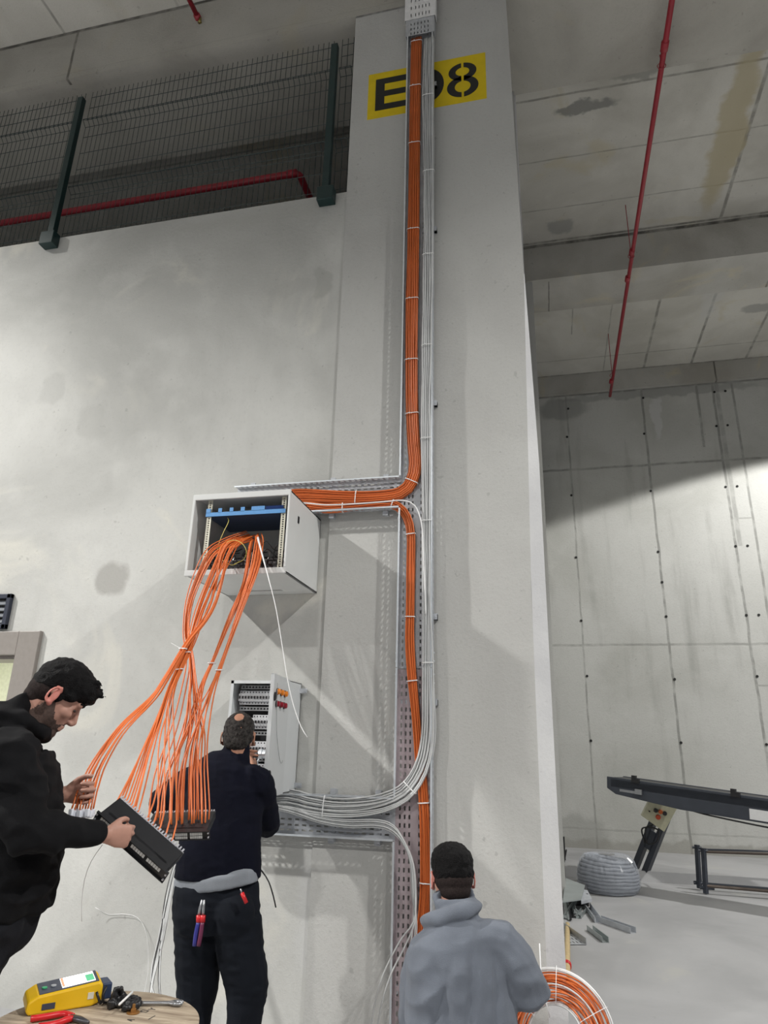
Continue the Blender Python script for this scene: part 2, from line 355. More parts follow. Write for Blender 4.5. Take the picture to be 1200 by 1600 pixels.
b = MB(); b.box((.05, 12.5, -.2), (14, 12.8, SZ)); b.mi = 1      # far wall with its tie holes
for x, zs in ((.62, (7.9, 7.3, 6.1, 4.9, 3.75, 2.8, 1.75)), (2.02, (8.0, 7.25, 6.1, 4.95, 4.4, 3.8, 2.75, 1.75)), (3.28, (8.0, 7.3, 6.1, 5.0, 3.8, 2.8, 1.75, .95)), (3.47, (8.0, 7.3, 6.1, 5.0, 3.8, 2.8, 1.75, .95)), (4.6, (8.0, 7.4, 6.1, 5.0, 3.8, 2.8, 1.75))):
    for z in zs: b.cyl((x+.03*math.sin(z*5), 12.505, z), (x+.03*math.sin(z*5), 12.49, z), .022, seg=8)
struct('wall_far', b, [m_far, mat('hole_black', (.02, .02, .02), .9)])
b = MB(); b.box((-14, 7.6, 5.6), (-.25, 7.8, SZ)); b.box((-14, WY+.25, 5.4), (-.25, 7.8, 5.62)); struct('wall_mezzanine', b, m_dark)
# ---- doorway with the lit room behind
m_taupe = mat('taupe_frame', (.27, .245, .225), .45, var=.05)
b = MB()
b.box((-3.72, WY-.03, 0), (-3.55, WY+.27, 2.29)); b.box((-5.6, WY-.03, 2.12), (-3.72, WY+.27, 2.29)); b.box((-5.68, WY-.03, 0), (-5.5, WY+.27, 2.29))
b.box((-3.74, WY+.02, 0), (-3.72, WY+.25, 2.12)); b.box((-5.6, WY+.02, 2.095), (-3.72, WY+.25, 2.12))
b.box((-3.555, WY-.034, 0), (-3.54, WY+.01, 2.29)); struct('door_1', b, m_taupe, bevel=.004)
m_room = mat('room_wall_paint', (.78, .80, .68), .8)
b = MB(); b.box((-6.4, 6.6, 0), (-3.2, 6.7, 2.7)); b.box((-3.3, WY+.25, 0), (-3.2, 6.6, 2.7)); b.box((-6.5, WY+.25, 0), (-6.4, 6.7, 2.7)); b.box((-6.5, WY+.25, 2.65), (-3.2, 6.7, 2.72)); struct('wall_room', b, m_room)
# ---- vent grille above the door
m_vent = mat('navy_plastic', (.025, .03, .05), .5)
v = thing('vent_grille', 'dark louvred vent grille on the wall above the taupe door frame', 'vent', (-4.15, WY, 2.31))
b = MB(); x0, x1, z0, z1 = -4.5, -3.85, 2.31, 2.57
for a, c in (((x0, z0), (x1, z0+.035)), ((x0, z1-.035), (x1, z1)), ((x0, z0), (x0+.035, z1)), ((x1-.035, z0), (x1, z1))): b.box((a[0], WY-.035, a[1]), (c[0], WY, c[1]))
obj('frame', b, m_vent, v, bevel=.004)
b = MB()
for i in range(4):
    z = z0+.06+i*.045; b.prism([(WY-.004, z-.008), (WY-.03, z-.02), (WY-.032, z-.012), (WY-.006, z+.018)], lambda a, zz, t: (t, a, zz), x0+.035, x1-.035)
obj('louvres', b, mat('louvre_grey', (.16, .17, .19), .45), v)
b = MB(); b.box((x0+.02, WY-.003, z0+.02), (x1-.02, WY-.001, z1-.02)); obj('backing', b, mat('hole_black', (0, 0, 0)), v)
# ---- column sign
m_yel = mat('sign_yellow', (.72, .53, .0), .6, var=.06, scale=12); m_blk = mat('sign_black', (.012, .012, .012), .6)
sg = thing('column_sign', 'yellow painted sign with black stencil characters E 08, high on the column', 'sign', (-.75, CY, 6.61))
b = MB(); b.box((-1.262, CY-.002, 6.612), (-.248, CY, 7.13)); obj('panel', b, m_yel, sg)
def letter(polys):
    q = MB()
    for p in polys: q.prism(p, lambda x, z, t: (x, CY-t, z), .0022, .0035)
    return q
ex, ez = -1.195, 6.695
E_ = [[(0, 0), (.08, 0), (.08, .36), (0, .36)], [(.08, 0), (.30, 0), (.30, .065), (.08, .065)], [(.08, .15), (.265, .15), (.265, .215), (.08, .215)], [(.08, .295), (.30, .295), (.30, .36), (.08, .36)]]
obj('letter', letter([[(ex+a, ez+c) for a, c in p] for p in E_]), m_blk, sg)
def arcs(cx, cz, rx, rz, wx, wz, gap):
    out = []
    for s in (1, -1):
        for k in range(16):
            a0 = -math.pi/2+math.pi*k/16; a1 = -math.pi/2+math.pi*(k+1)/16; g = s*gap
            f = lambda a, X, Z: (cx+max(abs(X*math.cos(a)), abs(g))*s, cz+Z*math.sin(a))
            p = [f(a0, rx, rz), f(a1, rx, rz), f(a1, rx-wx, rz-wz), f(a0, rx-wx, rz-wz)]
            out.append(p if s < 0 else p[::-1])
    return out
obj('digit', letter(arcs(-.745, 6.872, .145, .19, .098, .06, .010)), m_blk, sg)
obj('digit', letter(arcs(-.443, 6.958, .118, .098, .060, .050, .010)+arcs(-.443, 6.79, .132, .115, .066, .052, .010)), m_blk, sg)
# ------------------------------------------------------------------ fence, pipes
m_green = mat('green_steel', (.008, .028, .028), .45); m_wire = mat('dark_wire', (.02, .035, .034), .5)
fn = thing('mesh_fence', 'dark green welded wire fence with posts bolted to the top of the left wall', 'fence', (-4, WY, TOPW))
for i, px in enumerate((-6.8, -4.185, -1.58)):
    b = MB(); b.box((px-.03, WY-.075, 5.80), (px+.03, WY-.02, 7.53)); obj('post', b, m_green, fn, bevel=.004)
    b = MB(); b.box((px-.085+(.02 if i == 2 else 0), WY-.09, 5.765), (px+.055+(.02 if i == 2 else 0), WY-.001, 5.90)); obj('post_foot', b, m_green, fn, bevel=.006)
def ywire(z):
    for zc in (7.28, 6.45):
        if abs(z-zc) < .05: return WY+.0-.05*(1-abs(z-zc)/.05)
    return WY+.0
for (a, c) in ((-9.4, -6.84), (-6.76, -4.225), (-4.145, -1.62), (-1.54, -1.43)):
    b = MB(); n = max(2, int((c-a)/.05))
    zs = [5.90, 6.40, 6.45, 6.50, 7.23, 7.28, 7.33, 7.68+.02]
    for k in range(n+1):
        x = a+(c-a)*k/n; b.tube([(x, ywire(z)+.03, z) for z in zs], .0032, 4)
    for z in (5.95, 6.15, 6.35, 6.40, 6.45, 6.50, 6.7, 6.9, 7.1, 7.23, 7.28, 7.33, 7.48, 7.62): b.tube([(a, ywire(z)+.026, z), (c, ywire(z)+.026, z)], .0036, 4)
    obj('mesh_panel', b, m_wire, fn)
m_red = mat('red_pipe_paint', (.30, .018, .03), .4, var=.12, scale=8)
def elbow(pts, rad=.08):
    pts = [np.array(p, float) for p in pts]; out = [pts[0]]
    for i in range(1, len(pts)-1):
        a = pts[i]+nrm(pts[i-1]-pts[i])*rad; c = pts[i]+nrm(pts[i+1]-pts[i])*rad
        for k in range(6):
            t = k/5; out.append((1-t)**2*a+2*t*(1-t)*pts[i]+t*t*c)
    return out+[pts[-1]]
t = thing('sprinkler_pipe', 'long dark red sprinkler pipe hanging under the high ceiling right of the column', 'pipe', (1.35, 7.5, 7.78))
b = MB(); b.tube([(1.34, 1.0, 7.76), (1.37, 11.85, 7.76)], .026, 12); obj('pipe', b, m_red, t, smooth=True)
for y in (5.05, 7.9, 8.45, 11.3):
    b = MB(); b.tube([(1.35, y-.05, 7.76), (1.35, y-.045, 7.76), (1.35, y+.045, 7.76), (1.35, y+.05, 7.76)], [.028, .036, .036, .028], 12); obj('coupling', b, m_red, t, smooth=True)
for y in (5.25, 7.98, 11.1):
    b = MB(); b.cyl((1.35, y, 7.8), (1.35, y, 8.6 if 5.4 < y < 8.53 or y > 9.4 else 7.92), .005, seg=6); b.ring([(1.35+.038*math.cos(a), y, 7.76+.038*math.sin(a)) for a in np.linspace(0, 2*math.pi, 17)[:-1]], .004, 4); obj('hanger', b, m_red, t)
t = thing('sprinkler_pipe', 'red sprinkler pipe with an elbow running behind the wire fence', 'pipe', (-4, 5.0, 6.6))
q1 = P(467, 270, 5.0); zz = q1[2]
b = MB(); b.tube(elbow([(-9, 5.0, zz), (q1[0], 5.0, zz), (q1[0], 7.4, zz)], .07), .035, 12); obj('pipe', b, m_red, t, smooth=True)
b = MB(); b.tube([(q1[0]-.12, 5.0, zz), (q1[0]-.02, 5.0, zz)], .042, 12); obj('coupling', b, m_red, t, smooth=True)
q = P(309, 27, 4.0); z = 8.35; q = PZ(309, 27, z)
t = thing('sprinkler_drop', 'short red sprinkler pipe end with a brass nozzle under the ceiling at top left', 'pipe', (q[0], q[1], z))
b = MB(); b.tube([(q[0], q[1]-3.5, z), (q[0], q[1], z)], .024, 10); obj('pipe', b, m_red, t, smooth=True)
b = MB(); b.tube([(q[0], q[1]-.03, z), (q[0], q[1]+.03, z)], .034, 10); obj('fitting', b, m_red, t, smooth=True)
b = MB(); b.lathe([(.012, 0), (.014, -.03), (.006, -.05), (.02, -.055), (.02, -.06)], (q[0]+.03, q[1], z-.02), 10); obj('nozzle', b, mat('brass_nozzle', (.28, .22, .08), .4, .8), t, smooth=True)
q = P(404, 296, 6.8)
b = MB(); b.ell(q, (.09, .09, .09)); obj('globe_lamp', b, mat('opal_plastic', (.55, .55, .52), .4), smooth=True, label='small pale round globe lamp in the dark space behind the fence', cat='lamp')
# ------------------------------------------------------------------ cable trays
m_galv = mat('galvanised_steel', (.50, .52, .55), .45, .35, var=.12, scale=14); m_galvl = mat('galvanised_lip', (.72, .76, .80), .35, .6, var=.05)
m_galvp = mat('pinkish_galvanised', (.44, .37, .39), .45, .3, var=.1, scale=9)
TX0, TX1, TY, TF = -.905, -.680, 4.252, 4.192
def slots(l0, l1, pitch, length, off=0.): return [(a, a+length) for a in np.arange(l0+off, l1-length, pitch)]
def tray_v(z0, z1, name, label, m, lgaps=()):
    t = thing(name, label, 'cable tray', ((TX0+TX1)/2, TY, z0)); L = z1-z0
    hu = slots(.015, L, .046, .024)
    b = MB(); b.plate((TX0, TY, z0), (0, 0, 1), (1, 0, 0), L, .225, hu, [(c, c+.0105) for c in (.022, .050, .078, .136, .164, .192)])
    obj('base_plate', b, m, t, solid=.0015)
    for side, x in ((0, TX0), (1, TX1)):
        segs = [(z0, z1)]
        if side == 0:
            segs = []; c = z0
            for g0, g1 in lgaps: segs.append((c, g0)); c = g1
            segs.append((c, z1))
        for a, e in segs:
            b = MB(); b.plate((x, TY, a), (0, 0, 1), (0, -1, 0), e-a, .06, slots(.01, e-a, .04, .022), [(.012, .020), (.032, .042)])
            obj('side_flange', b, m_galv, t, solid=.0015)
            b = MB(); s = 1 if side == 0 else -1; b.box((x-.001, TF-.003, a), (x+s*.010, TF, e)); obj('lip', b, m_galvl, t)
    for z in np.arange(z0+.3, z1, 1.5):
        b = MB(); b.box((TX0+.01, TY+.002, z), (TX1+.022, CY, z+.04)); b.box((TX1, TY-.01, z), (TX1+.022, TY+.03, z+.035)); b.box((TX1+.01, TY-.014, z+.01), (TX1+.018, TY-.008, z+.02))
        obj('wall_bracket', b, m_galv, t)
    return t
tray_v(.0, 2.015, 'cable_tray', 'lower length of vertical perforated cable tray on the column, behind the kneeling man', m_galvp, [(1.05, 1.285)])
tv = tray_v(2.02, 8.5, 'cable_tray', 'upper length of vertical perforated cable tray running up the column past the sign', m_galv, [(3.055, 3.285)])
for z in (1.93, 1.98, 2.06, 2.11):
    for x in (TX0-.004, TX1+.004):
        b = MB(); b.cyl((x-.006, TY-.03, z), (x+.006, TY-.03, z), .006, seg=6); obj('joint_bolt', b, m_galvl, tv)
def tray_h(x0, x1, z0, z1, label):
    t = thing('cable_tray', label, 'cable tray', ((x0+x1)/2, TY, z0)); L = x1-x0; H = z1-z0
    b = MB(); b.plate((x0, TY, z0), (1, 0, 0), (0, 0, 1), L, H, slots(.015, L, .046, .026), [(c, c+.0105) for c in (.02, .048, .078, .13, .16, .19)])
    obj('base_plate', b, m_galv, t, solid=.0015)
    for z, s in ((z0, 1), (z1, -1)):
        b = MB(); b.plate((x0, TY, z), (1, 0, 0), (0, -1, 0), L, .06, slots(.01, L, .04, .024), [(.012, .021), (.032, .043)]); obj('side_flange', b, m_galv, t, solid=.0015)
        b = MB(); b.box((x0, TF-.003, z-.001), (x1, TF, z+s*.010)); obj('lip', b, m_galvl, t)
    for x in (x0+.1, (x0+x1)/2+.1, x1-.12):
        b = MB(); b.box((x, TY+.002, z0-.03), (x+.035, WY-.001, z1+.03)); b.box((x, TY-.012, z0-.035), (x+.035, TY+.002, z0)); b.box((x, TY-.012, z1), (x+.035, TY+.002, z1+.035))
        obj('wall_bracket', b, m_galv, t)
    return t
tray_h(-2.1, TX0, 3.06, 3.285, 'horizontal perforated cable tray joining the open wall rack to the vertical tray')
tray_h(-1.9, TX0, 1.052, 1.282, 'horizontal perforated cable tray below the electrical box with the open door')
tc = thing('tray_cover', 'perforated steel tray cover with a white section above the column sign', 'cover', (-.79, TF, 7.37))
for (za, zb, mm, yo) in ((7.37, 7.56, m_galv, .004), (7.84, 8.6, m_galvp, .004)):
    b = MB(); b.plate((TX0-.01, TF-yo, za), (0, 0, 1), (1, 0, 0), zb-za, .245, slots(.01, zb-za, .055, .028), [(c, c+.008) for c in (.04, .07, .10, .13, .16, .19)])
    b.box((TX0-.012, TF-yo, za), (TX0-.010, TY, zb)); b.box((TX1+.010, TF-yo, za), (TX1+.012, TY, zb)); obj('cover_plate', b, mm, tc, solid=.0015)
b = MB(); b.plate((TX0-.02, TF-.008, 7.56), (0, 0, 1), (1, 0, 0), .28, .27, slots(.03, .28, .09, .04), [(c, c+.008) for c in (.05, .09, .12, .15, .18, .21)])
b.box((TX0-.022, TF-.008, 7.56), (TX0-.020, TY, 7.84)); b.box((TX1+.022, TF-.008, 7.56), (TX1+.025, TY, 7.84)); obj('white_cover_plate', b, mat('white_enamel', (.80, .80, .80), .5), tc, solid=.0015, label='white perforated cover section')
# ------------------------------------------------------------------ cables
m_or = mat('orange_cable', (.66, .155, .035), .38, var=.10, scale=5); m_gr = mat('grey_cable', (.56, .57, .57), .45, var=.07, scale=6)
m_wh = mat('white_plastic', (.82, .82, .82), .4, var=.03); m_bk = mat('black_plastic', (.014, .014, .016), .4, var=.1)
m_yc = mat('yellow_cable', (.72, .62, .15), .4)
def resample(pts, n):
    p = np.array(pts, float); d = np.r_[0, np.cumsum(np.linalg.norm(np.diff(p, axis=0), axis=1))]
    t = np.linspace(0, d[-1], n); return np.array([np.interp(t, d, p[:, i]) for i in range(3)]).T
def pack(n, w, h, rnd):
    """n cable positions in a w x h cross section"""
    cols = max(1, int(round(math.sqrt(n*w/max(h, 1e-3))))); out = []
    rows = math.ceil(n/cols)
    for i in range(n):
        r, c = divmod(i, cols); m = min(cols, n-r*cols)
        out.append(((c+.5+(.25 if r % 2 else -.25)*(rows > 1))/cols-.5, (r+.5)/rows-.5))
    return [(a*w, b_*h) for a, b_ in out]
def bundle(name, label, group, path, n, rad, m, widths, hgt=.02, step=.05, wob=.004, seed=1, nrmv=(0, -1, 0), cat='cable'):
    """path: centre line; widths: (position along 0..1, width)"""
    rnd = random.Random(seed); sp = np.array(smooth_path(path, step)); d = np.r_[0, np.cumsum(np.linalg.norm(np.diff(sp, axis=0), axis=1))]
    T = d/d[-1]; W = np.interp(T, [a for a, _ in widths], [c for _, c in widths]); nv = nrm(nrmv)
    fr = [nrm(sp[min(i+1, len(sp)-1)]-sp[max(i-1, 0)]) for i in range(len(sp))]
    side = [nrm(np.cross(t, nv)) for t in fr]; ps = pack(n, 1, 1, rnd)
    for i, (a, c) in enumerate(ps):
        ph = [rnd.uniform(0, 50) for _ in range(3)]; pts = []
        for k in range(len(sp)):
            wa = a*(W[k]-2*rad)+wob*mnoise.noise((d[k]*2.2, ph[0], 0)); wc = c*hgt+wob*.9*mnoise.noise((d[k]*2.6, ph[1], 5))
            pts.append(sp[k]+side[k]*wa+nv*wc)
        b = MB(); b.tube(pts, rad, 6)
        o = obj(name, b, m, smooth=True, label=label, cat=cat, group=group)
    return sp
def tie(path, f, w, h, label, group, nv=(0, -1, 0), tail=None, name='cable_tie'):
    i = min(len(path)-2, max(1, int(f*(len(path)-1)))); t = nrm(path[i+1]-path[i-1]); nv = np.array(nv); s = nrm(np.cross(t, nv)); c = path[i]
    pts = []
    for k in range(20):
        a = 2*math.pi*k/20; x, y = math.cos(a), math.sin(a); e = .5
        pts.append(c+s*(w/2)*abs(x)**e*(1 if x > 0 else -1)+nv*(h/2)*abs(y)**e*(1 if y > 0 else -1))
    b = MB()
    for off in (-.0015, .0015): b.ring([p+t*off for p in pts], .0018, 5)
    q = c+s*(w/2)*.3+nv*(h/2+.002); b.obox(q-s*.004-t*.003, s*.008, t*.006, nv*.005)
    if tail: b.tube([q, q+nrm(tail)*.03, q+nrm(tail)*.08], .001, 4)
    return obj(name, b, m_wh, label=label, cat='cable tie', group=group)
YC = 4.222
def PP(l, Y=YC): return [P(x, y, Y) for x, y in l]
CRD = .0037
up = PP([(651, 60), (649, 130), (647, 250), (645, 400), (643, 520), (643, 620), (646, 690), (649, 725), (643, 752), (625, 770), (590, 776), (545, 777), (500, 775), (465, 774)])+[np.array([-1.75, 4.2, 3.17]), np.array([-1.86, 4.1, 3.07])]
spo = bundle('orange_cable', 'orange cable in the thick bundle coming down the column and turning left to the rack', 'orange cables of the upper bundle', up, 33, CRD, m_or,
             [(0, .10), (.25, .096), (.5, .10), (.62, .096), (.8, .09), (1, .12)], hgt=.034, seed=2)
for f in (.02, .118, .235, .40, .52, .62, .70, .79, .87): tie(spo, f, np.interp(f, [0, 1], [.104, .098]), .046, 'white cable tie round the thick upper orange bundle', 'ties on the upper orange bundle')
lo = [np.array([-1.9, 4.08, 3.06]), np.array([-1.75, 4.19, 3.115])]+PP([(470, 790), (510, 795), (550, 792), (600, 787), (622, 792), (636, 808), (642, 835), (642, 880), (641, 950), (640, 1000), (643, 1050), (649, 1110), (655, 1180), (661, 1240), (664, 1300), (665, 1380), (662, 1430), (657, 1470), (652, 1540)])+[np.array([-.80, 4.2, .12]), np.array([-.84, 4.15, .03])]
splo = bundle('orange_cable', 'orange cable in the thinner bundle from the rack turning down behind the kneeling man', 'orange cables of the lower bundle', lo, 19, CRD, m_or,
              [(0, .08), (.2, .068), (.35, .062), (.6, .060), (.75, .065), (1, .075)], hgt=.026, seed=5, wob=.005)
for f in (.16, .235, .30, .42, .52, .70, .80, .88): tie(splo, f, .068, .038, 'white cable tie round the thinner lower orange bundle', 'ties on the lower orange bundle')
gy = PP([(671, 60), (669, 150), (670, 260), (669, 380), (668, 500), (666, 620), (666, 740), (666, 860), (667, 950), (668, 1020), (669, 1080), (669, 1140), (663, 1185), (649, 1218), (630, 1240), (600, 1254), (560, 1261), (520, 1261), (480, 1255), (450, 1248)], 4.198)+[np.array([-1.75, 4.15, 1.24])]
spg = bundle('grey_cable', 'light grey cable in the long bundle curving left under the electrical box', 'grey cables of the long bundle', gy, 21, .0046, m_gr,
             [(0, .09), (.1, .105), (.2, .088), (.35, .082), (.55, .072), (.70, .060), (.8, .085), (1, .14)], hgt=.030, seed=9, wob=.008)
for f in (.10, .215, .335, .45, .55, .64, .765, .865, .945): tie(spg, f, np.interp(f, [0, .5, .75, .85, 1], [.10, .078, .068, .095, .13]), .042, 'white cable tie round the long grey bundle', 'ties on the grey bundle')
for i in range(5):
    o = i*4.0; k = i*3
    ends = [[(646, 1440), (625, 1470), (600, 1520), (585, 1570), (578, 1625)], [(648, 1440), (632, 1480), (612, 1520), (596, 1570), (586, 1630)], [(645, 1445), (640, 1490), (632, 1540), (628, 1640)], [(649, 1440), (645, 1500), (638, 1560), (634, 1640)], [(651, 1440), (648, 1500), (641, 1560), (637, 1640)]][i]
    pts = [np.array([-1.75, 4.16, 1.23-.003*i])]+PP([(455, 1262+k*.7), (500, 1276+k*.8), (545, 1281+k), (590, 1281+k), (615, 1290+k), (632, 1315+k*.6), (642-i*1.2+4, 1350), (650-i*1.5, 1400)], 4.19-.006*(i % 2))+PP(ends, 4.17 if i > 1 else 4.1)
    b = MB(); b.tube(smooth_path(pts, .03), .0042, 6)
    lab = ['lower grey cable swinging widest to the left of the tray behind the kneeling man', 'second grey cable swinging out left of the tray, just right of the widest one'] if i < 2 else None
    obj('grey_cable', b, m_gr, smooth=True, label=lab[i] if lab else 'grey cable curving out of the lower side tray and hanging straight in the column tray', cat='cable', group=None if lab else 'grey cables turning down the tray')
pts = [np.array([-1.85, 4.1, 3.08])]+PP([(468, 786), (510, 789), (560, 787), (600, 784), (630, 782), (648, 790), (658, 815), (661, 850), (663, 900), (665, 960)], 4.172)
b = MB(); b.tube(smooth_path(pts, .03), .0048, 6); obj('grey_cable', b, m_wh, smooth=True, label='single pale cable crossing between the two orange bundles and down the column tray', cat='cable')
# ------------------------------------------------------------------ wall rack (open cabinet)
m_cab = mat('cabinet_grey', (.66, .67, .66), .45, var=.03, scale=5); m_cabi = mat('cabinet_inner', (.42, .42, .40), .5)
m_zinc = mat('zinc_rail', (.62, .60, .50), .4, .4, var=.05)
cx0, cx1, cy0, cy1, cz0, cz1 = -2.125, -1.478, 3.70, WY, 2.517, 3.035
ck = thing('rack_cabinet', 'pale grey wall rack cabinet with its door off, full of orange cables', 'cabinet', ((cx0+cx1)/2, cy0, cz0))
b = MB(); T = .012
b.box((cx0, cy0+.012, cz0), (cx0+T, cy1, cz1)); b.box((cx1-T, cy0+.012, cz0), (cx1, cy1, cz1)); b.box((cx0, cy0+.012, cz1-T), (cx1, cy1, cz1))
b.box((cx0, cy0+.012, cz0), (cx1, cy0+.46, cz0+T)); b.box((cx0, cy0+.50, cz0), (cx1, cy1, cz0+T)); b.box((cx0, cy0+.46, cz0), (cx0+.2, cy0+.50, cz0+T)); b.box((cx1-.2, cy0+.46, cz0), (cx1, cy0+.50, cz0+T)); b.box((cx0, cy1-.01, cz0), (cx1, cy1-.002, cz1))
obj('body', b, m_cab, ck, bevel=.002)
b = MB(); fw = .028
b.box((cx0-.004, cy0, cz1-.034), (cx1+.002, cy0+.016, cz1+.004)); b.box((cx0-.004, cy0, cz0-.006), (cx1+.002, cy0+.016, cz0+.030)); b.box((cx0-.004, cy0, cz0+.03), (cx0+.014, cy0+.016, cz1-.03)); b.box((cx1-.012, cy0, cz0+.03), (cx1+.002, cy0+.016, cz1-.03))
obj('front_frame', b, m_cab, ck, bevel=.003)
b = MB(); b.box((cx1, cy0+.16, cz1-.16), (cx1+.006, cy0+.172, cz1-.125)); b.box((cx1-.001, cy0+.155, cz1-.165), (cx1+.003, cy0+.177, cz1-.12)); obj('side_lock', b, m_bk, ck)
for x in (cx0+.085, cx1-.066):
    b = MB(); b.plate((x, cy0+.04, cz0+.02), (0, 0, 1), (1, 0, 0), .47, .03, slots(.005, .47, .0148, .009), [(.010, .020)]); b.plate((x, cy0+.04, cz0+.02), (0, 0, 1), (0, 1, 0), .47, .03, slots(.005, .47, .0148, .009), [(.010, .020)])
    obj('mounting_rail', b, m_zinc, ck, solid=.0015)
m_blue = mat('blue_metal', (.10, .30, .62), .4, var=.05)
ts = thing('splice_tray', 'light blue fibre splice tray mounted near the top inside the open rack', 'tray', (-1.8, cy0+.06, 2.90))
sx0, sx1, sy, sz = cx0+.080, cx1-.036, cy0+.034, 2.898
b = MB(); h = .052
def notch(x0_, x1_, lo_, hi_): b.box((x0_, sy-.004, lo_), (x1_, sy, hi_))
notch(sx0, sx1, sz, sz+.026); W_ = sx1-sx0
for a, c in ((0, .055), (.155, .20), (.30, .345), (.44, .49), (.575, .74)): notch(sx0+a*W_, sx0+c*W_, sz+.024, sz+h)
obj('front_plate', b, m_blue, ts)
b = MB(); b.box((sx0+.01, sy, sz), (sx1-.01, sy+.33, sz+.003)); obj('base', b, mat('blue_shelf', (.03, .05, .10), .5), ts)
b = MB(); b.box((sx0+.75*W_, sy-.003, sz+.026), (sx0+.97*W_, sy, sz+.05)); obj('clear_window', b, mat('dark_blue_window', (.01, .03, .12), .15), ts)
b = MB(); b.box((cx0+.20, cy0+.24, 2.94), (cx1-.08, cy0+.27, 3.012)); obj('switch_box', b, m_cabi, label='light grey device face behind the blue tray, under the rack top', cat='device')
b = MB()
for a in (.43, .50): pass
b.box((-1.78, cy0+.236, 2.972), (-1.745, cy0+.24, 3.0)); b.box((-1.86, cy0+.236, 2.978), (-1.835, cy0+.24, 2.994)); b.box((cx0+.22, cy0+.236, 2.945), (cx1-.10, cy0+.239, 2.949)); obj('label_marks', b, m_bk, bpy.data.objects['switch_box'])
dv = thing('network_switch', 'black rack switch with cable ring front at the bottom of the open rack', 'switch', (-1.8, cy0+.1, 2.56))
b = MB(); b.box((sx0+.02, cy0+.12, 2.556), (sx1-.02, cy0+.42, 2.645)); obj('case', b, mat('switch_case', (.05, .05, .055), .5), dv, bevel=.003)
b = MB(); b.box((sx0, cy0+.112, 2.556), (sx1, cy0+.12, 2.645)); obj('front_plate', b, m_bk, dv)
b = MB()
for i in range(16): x = sx0+.03+i*.032; b.box((x, cy0+.108, 2.565), (x+.02, cy0+.112, 2.582)); b.box((x, cy0+.108, 2.60), (x+.02, cy0+.112, 2.617))
obj('ports', b, mat('port_grey', (.16, .16, .17), .4), dv)
b = MB()
for i in range(5): x = sx0+.05+i*.115; b.ring([(x+.03*math.cos(a), cy0+.09+.02*math.sin(a)*0+.0, 2.65+.035*math.sin(a)) for a in np.linspace(0, 2*math.pi, 13)[:-1]], .003, 5)
b.tube([(sx0, cy0+.1, 2.626), (sx1, cy0+.1, 2.626)], .0025, 5); obj('cable_rings', b, mat('steel_ring', (.35, .35, .36), .35, .7), dv)
rnd = random.Random(3)
for i in range(22):
    x = rnd.uniform(sx0+.02, sx1-.02); x2 = x+rnd.uniform(-.12, .12); z = rnd.uniform(2.57, 2.64); x2 = min(max(x2, sx0+.01), sx1-.01)
    b = MB(); b.tube(smooth_path([(x, cy0+.15, z+.01), (x, cy0+.085, z+.02), ((x+x2)/2, cy0+.055, z+rnd.uniform(.0, .10)), (x2, cy0+.09, z+rnd.uniform(.02, .06)), (x2, cy0+.2, z+.09)], .02), .0032, 5)
    obj('patch_cable', b, m_bk, smooth=True, label='black patch cable looping in the lower part of the open rack', cat='cable', group='black patch cables in the rack')
b = MB(); b.tube(smooth_path([P(355, 808, 3.775), P(357, 815, 3.74), P(349, 832, 3.72), P(341, 852, 3.71), P(341, 862, 3.69), P(348, 875, 3.66), P(362, 883, 3.66), P(373, 878, 3.68)], .015), .0018, 6); b.tube(smooth_path([P(338, 862, 3.71), P(350, 850, 3.69), P(365, 844, 3.66), P(378, 849, 3.65), P(385, 861, 3.66), P(381, 874, 3.68), P(366, 881, 3.70)], .015), .0018, 6)
obj('fibre_pigtail', b, m_yc, smooth=True, label='thin yellow fibre lead looping down from the blue tray', cat='cable')
pts = [P(402, 836, 3.9), P(404, 845, 3.66), P(410, 868, 3.5), P(420, 905, 3.42), P(431, 950, 3.36), P(441, 1010, 3.32), P(449, 1060, 3.30), P(458, 1100, 3.30), P(470, 1135, 3.3), P(480, 1152, 3.3)]
b = MB(); b.tube(smooth_path(pts, .03), [max(.0022, .0085-.0063*min(1, i/(.50*max(1, len(smooth_path(pts, .03))-1)))) for i in range(len(smooth_path(pts, .03)))], 7)
obj('white_cable', b, m_wh, smooth=True, label='loose white cable hanging from the rack in front of the electrical box', cat='cable')
# ------------------------------------------------------------------ electrical box
ex0, ex1, ey0, ez0, ez1 = -1.930, -1.543, 4.08, 1.288, 1.928
m_eb = mat('enclosure_grey', (.62, .64, .65), .4, var=.02, scale=5); m_ebi = mat('enclosure_inner', (.30, .31, .32), .5)
eb = thing('electrical_box', 'light grey electrical enclosure on the wall with its door swung open', 'electrical box', ((ex0+ex1)/2, ey0, ez0))
b = MB(); t_ = .004
b.box((ex0, ey0, ez0), (ex0+t_, WY-.005, ez1)); b.box((ex1-t_, ey0, ez0), (ex1, WY-.005, ez1)); b.box((ex0, ey0, ez1-t_), (ex1, WY-.005, ez1)); b.box((ex0, ey0, ez0), (ex1, WY-.005, ez0+t_)); b.box((ex0, WY-.012, ez0), (ex1, WY-.005, ez1))
for a, c in (((ex0, ez0), (ex0+.018, ez1)), ((ex1-.018, ez0), (ex1, ez1)), ((ex0, ez0), (ex1, ez0+.018)), ((ex0, ez1-.018), (ex1, ez1))): b.box((a[0], ey0-.002, a[1]), (c[0], ey0+.003, c[1]))
obj('body', b, m_eb, eb)
b = MB(); b.box((ex0+.02, WY-.03, ez0+.02), (ex1-.02, WY-.02, ez1-.02)); obj('mounting_plate', b, mat('dark_recess', (.04, .04, .045), .6), eb)
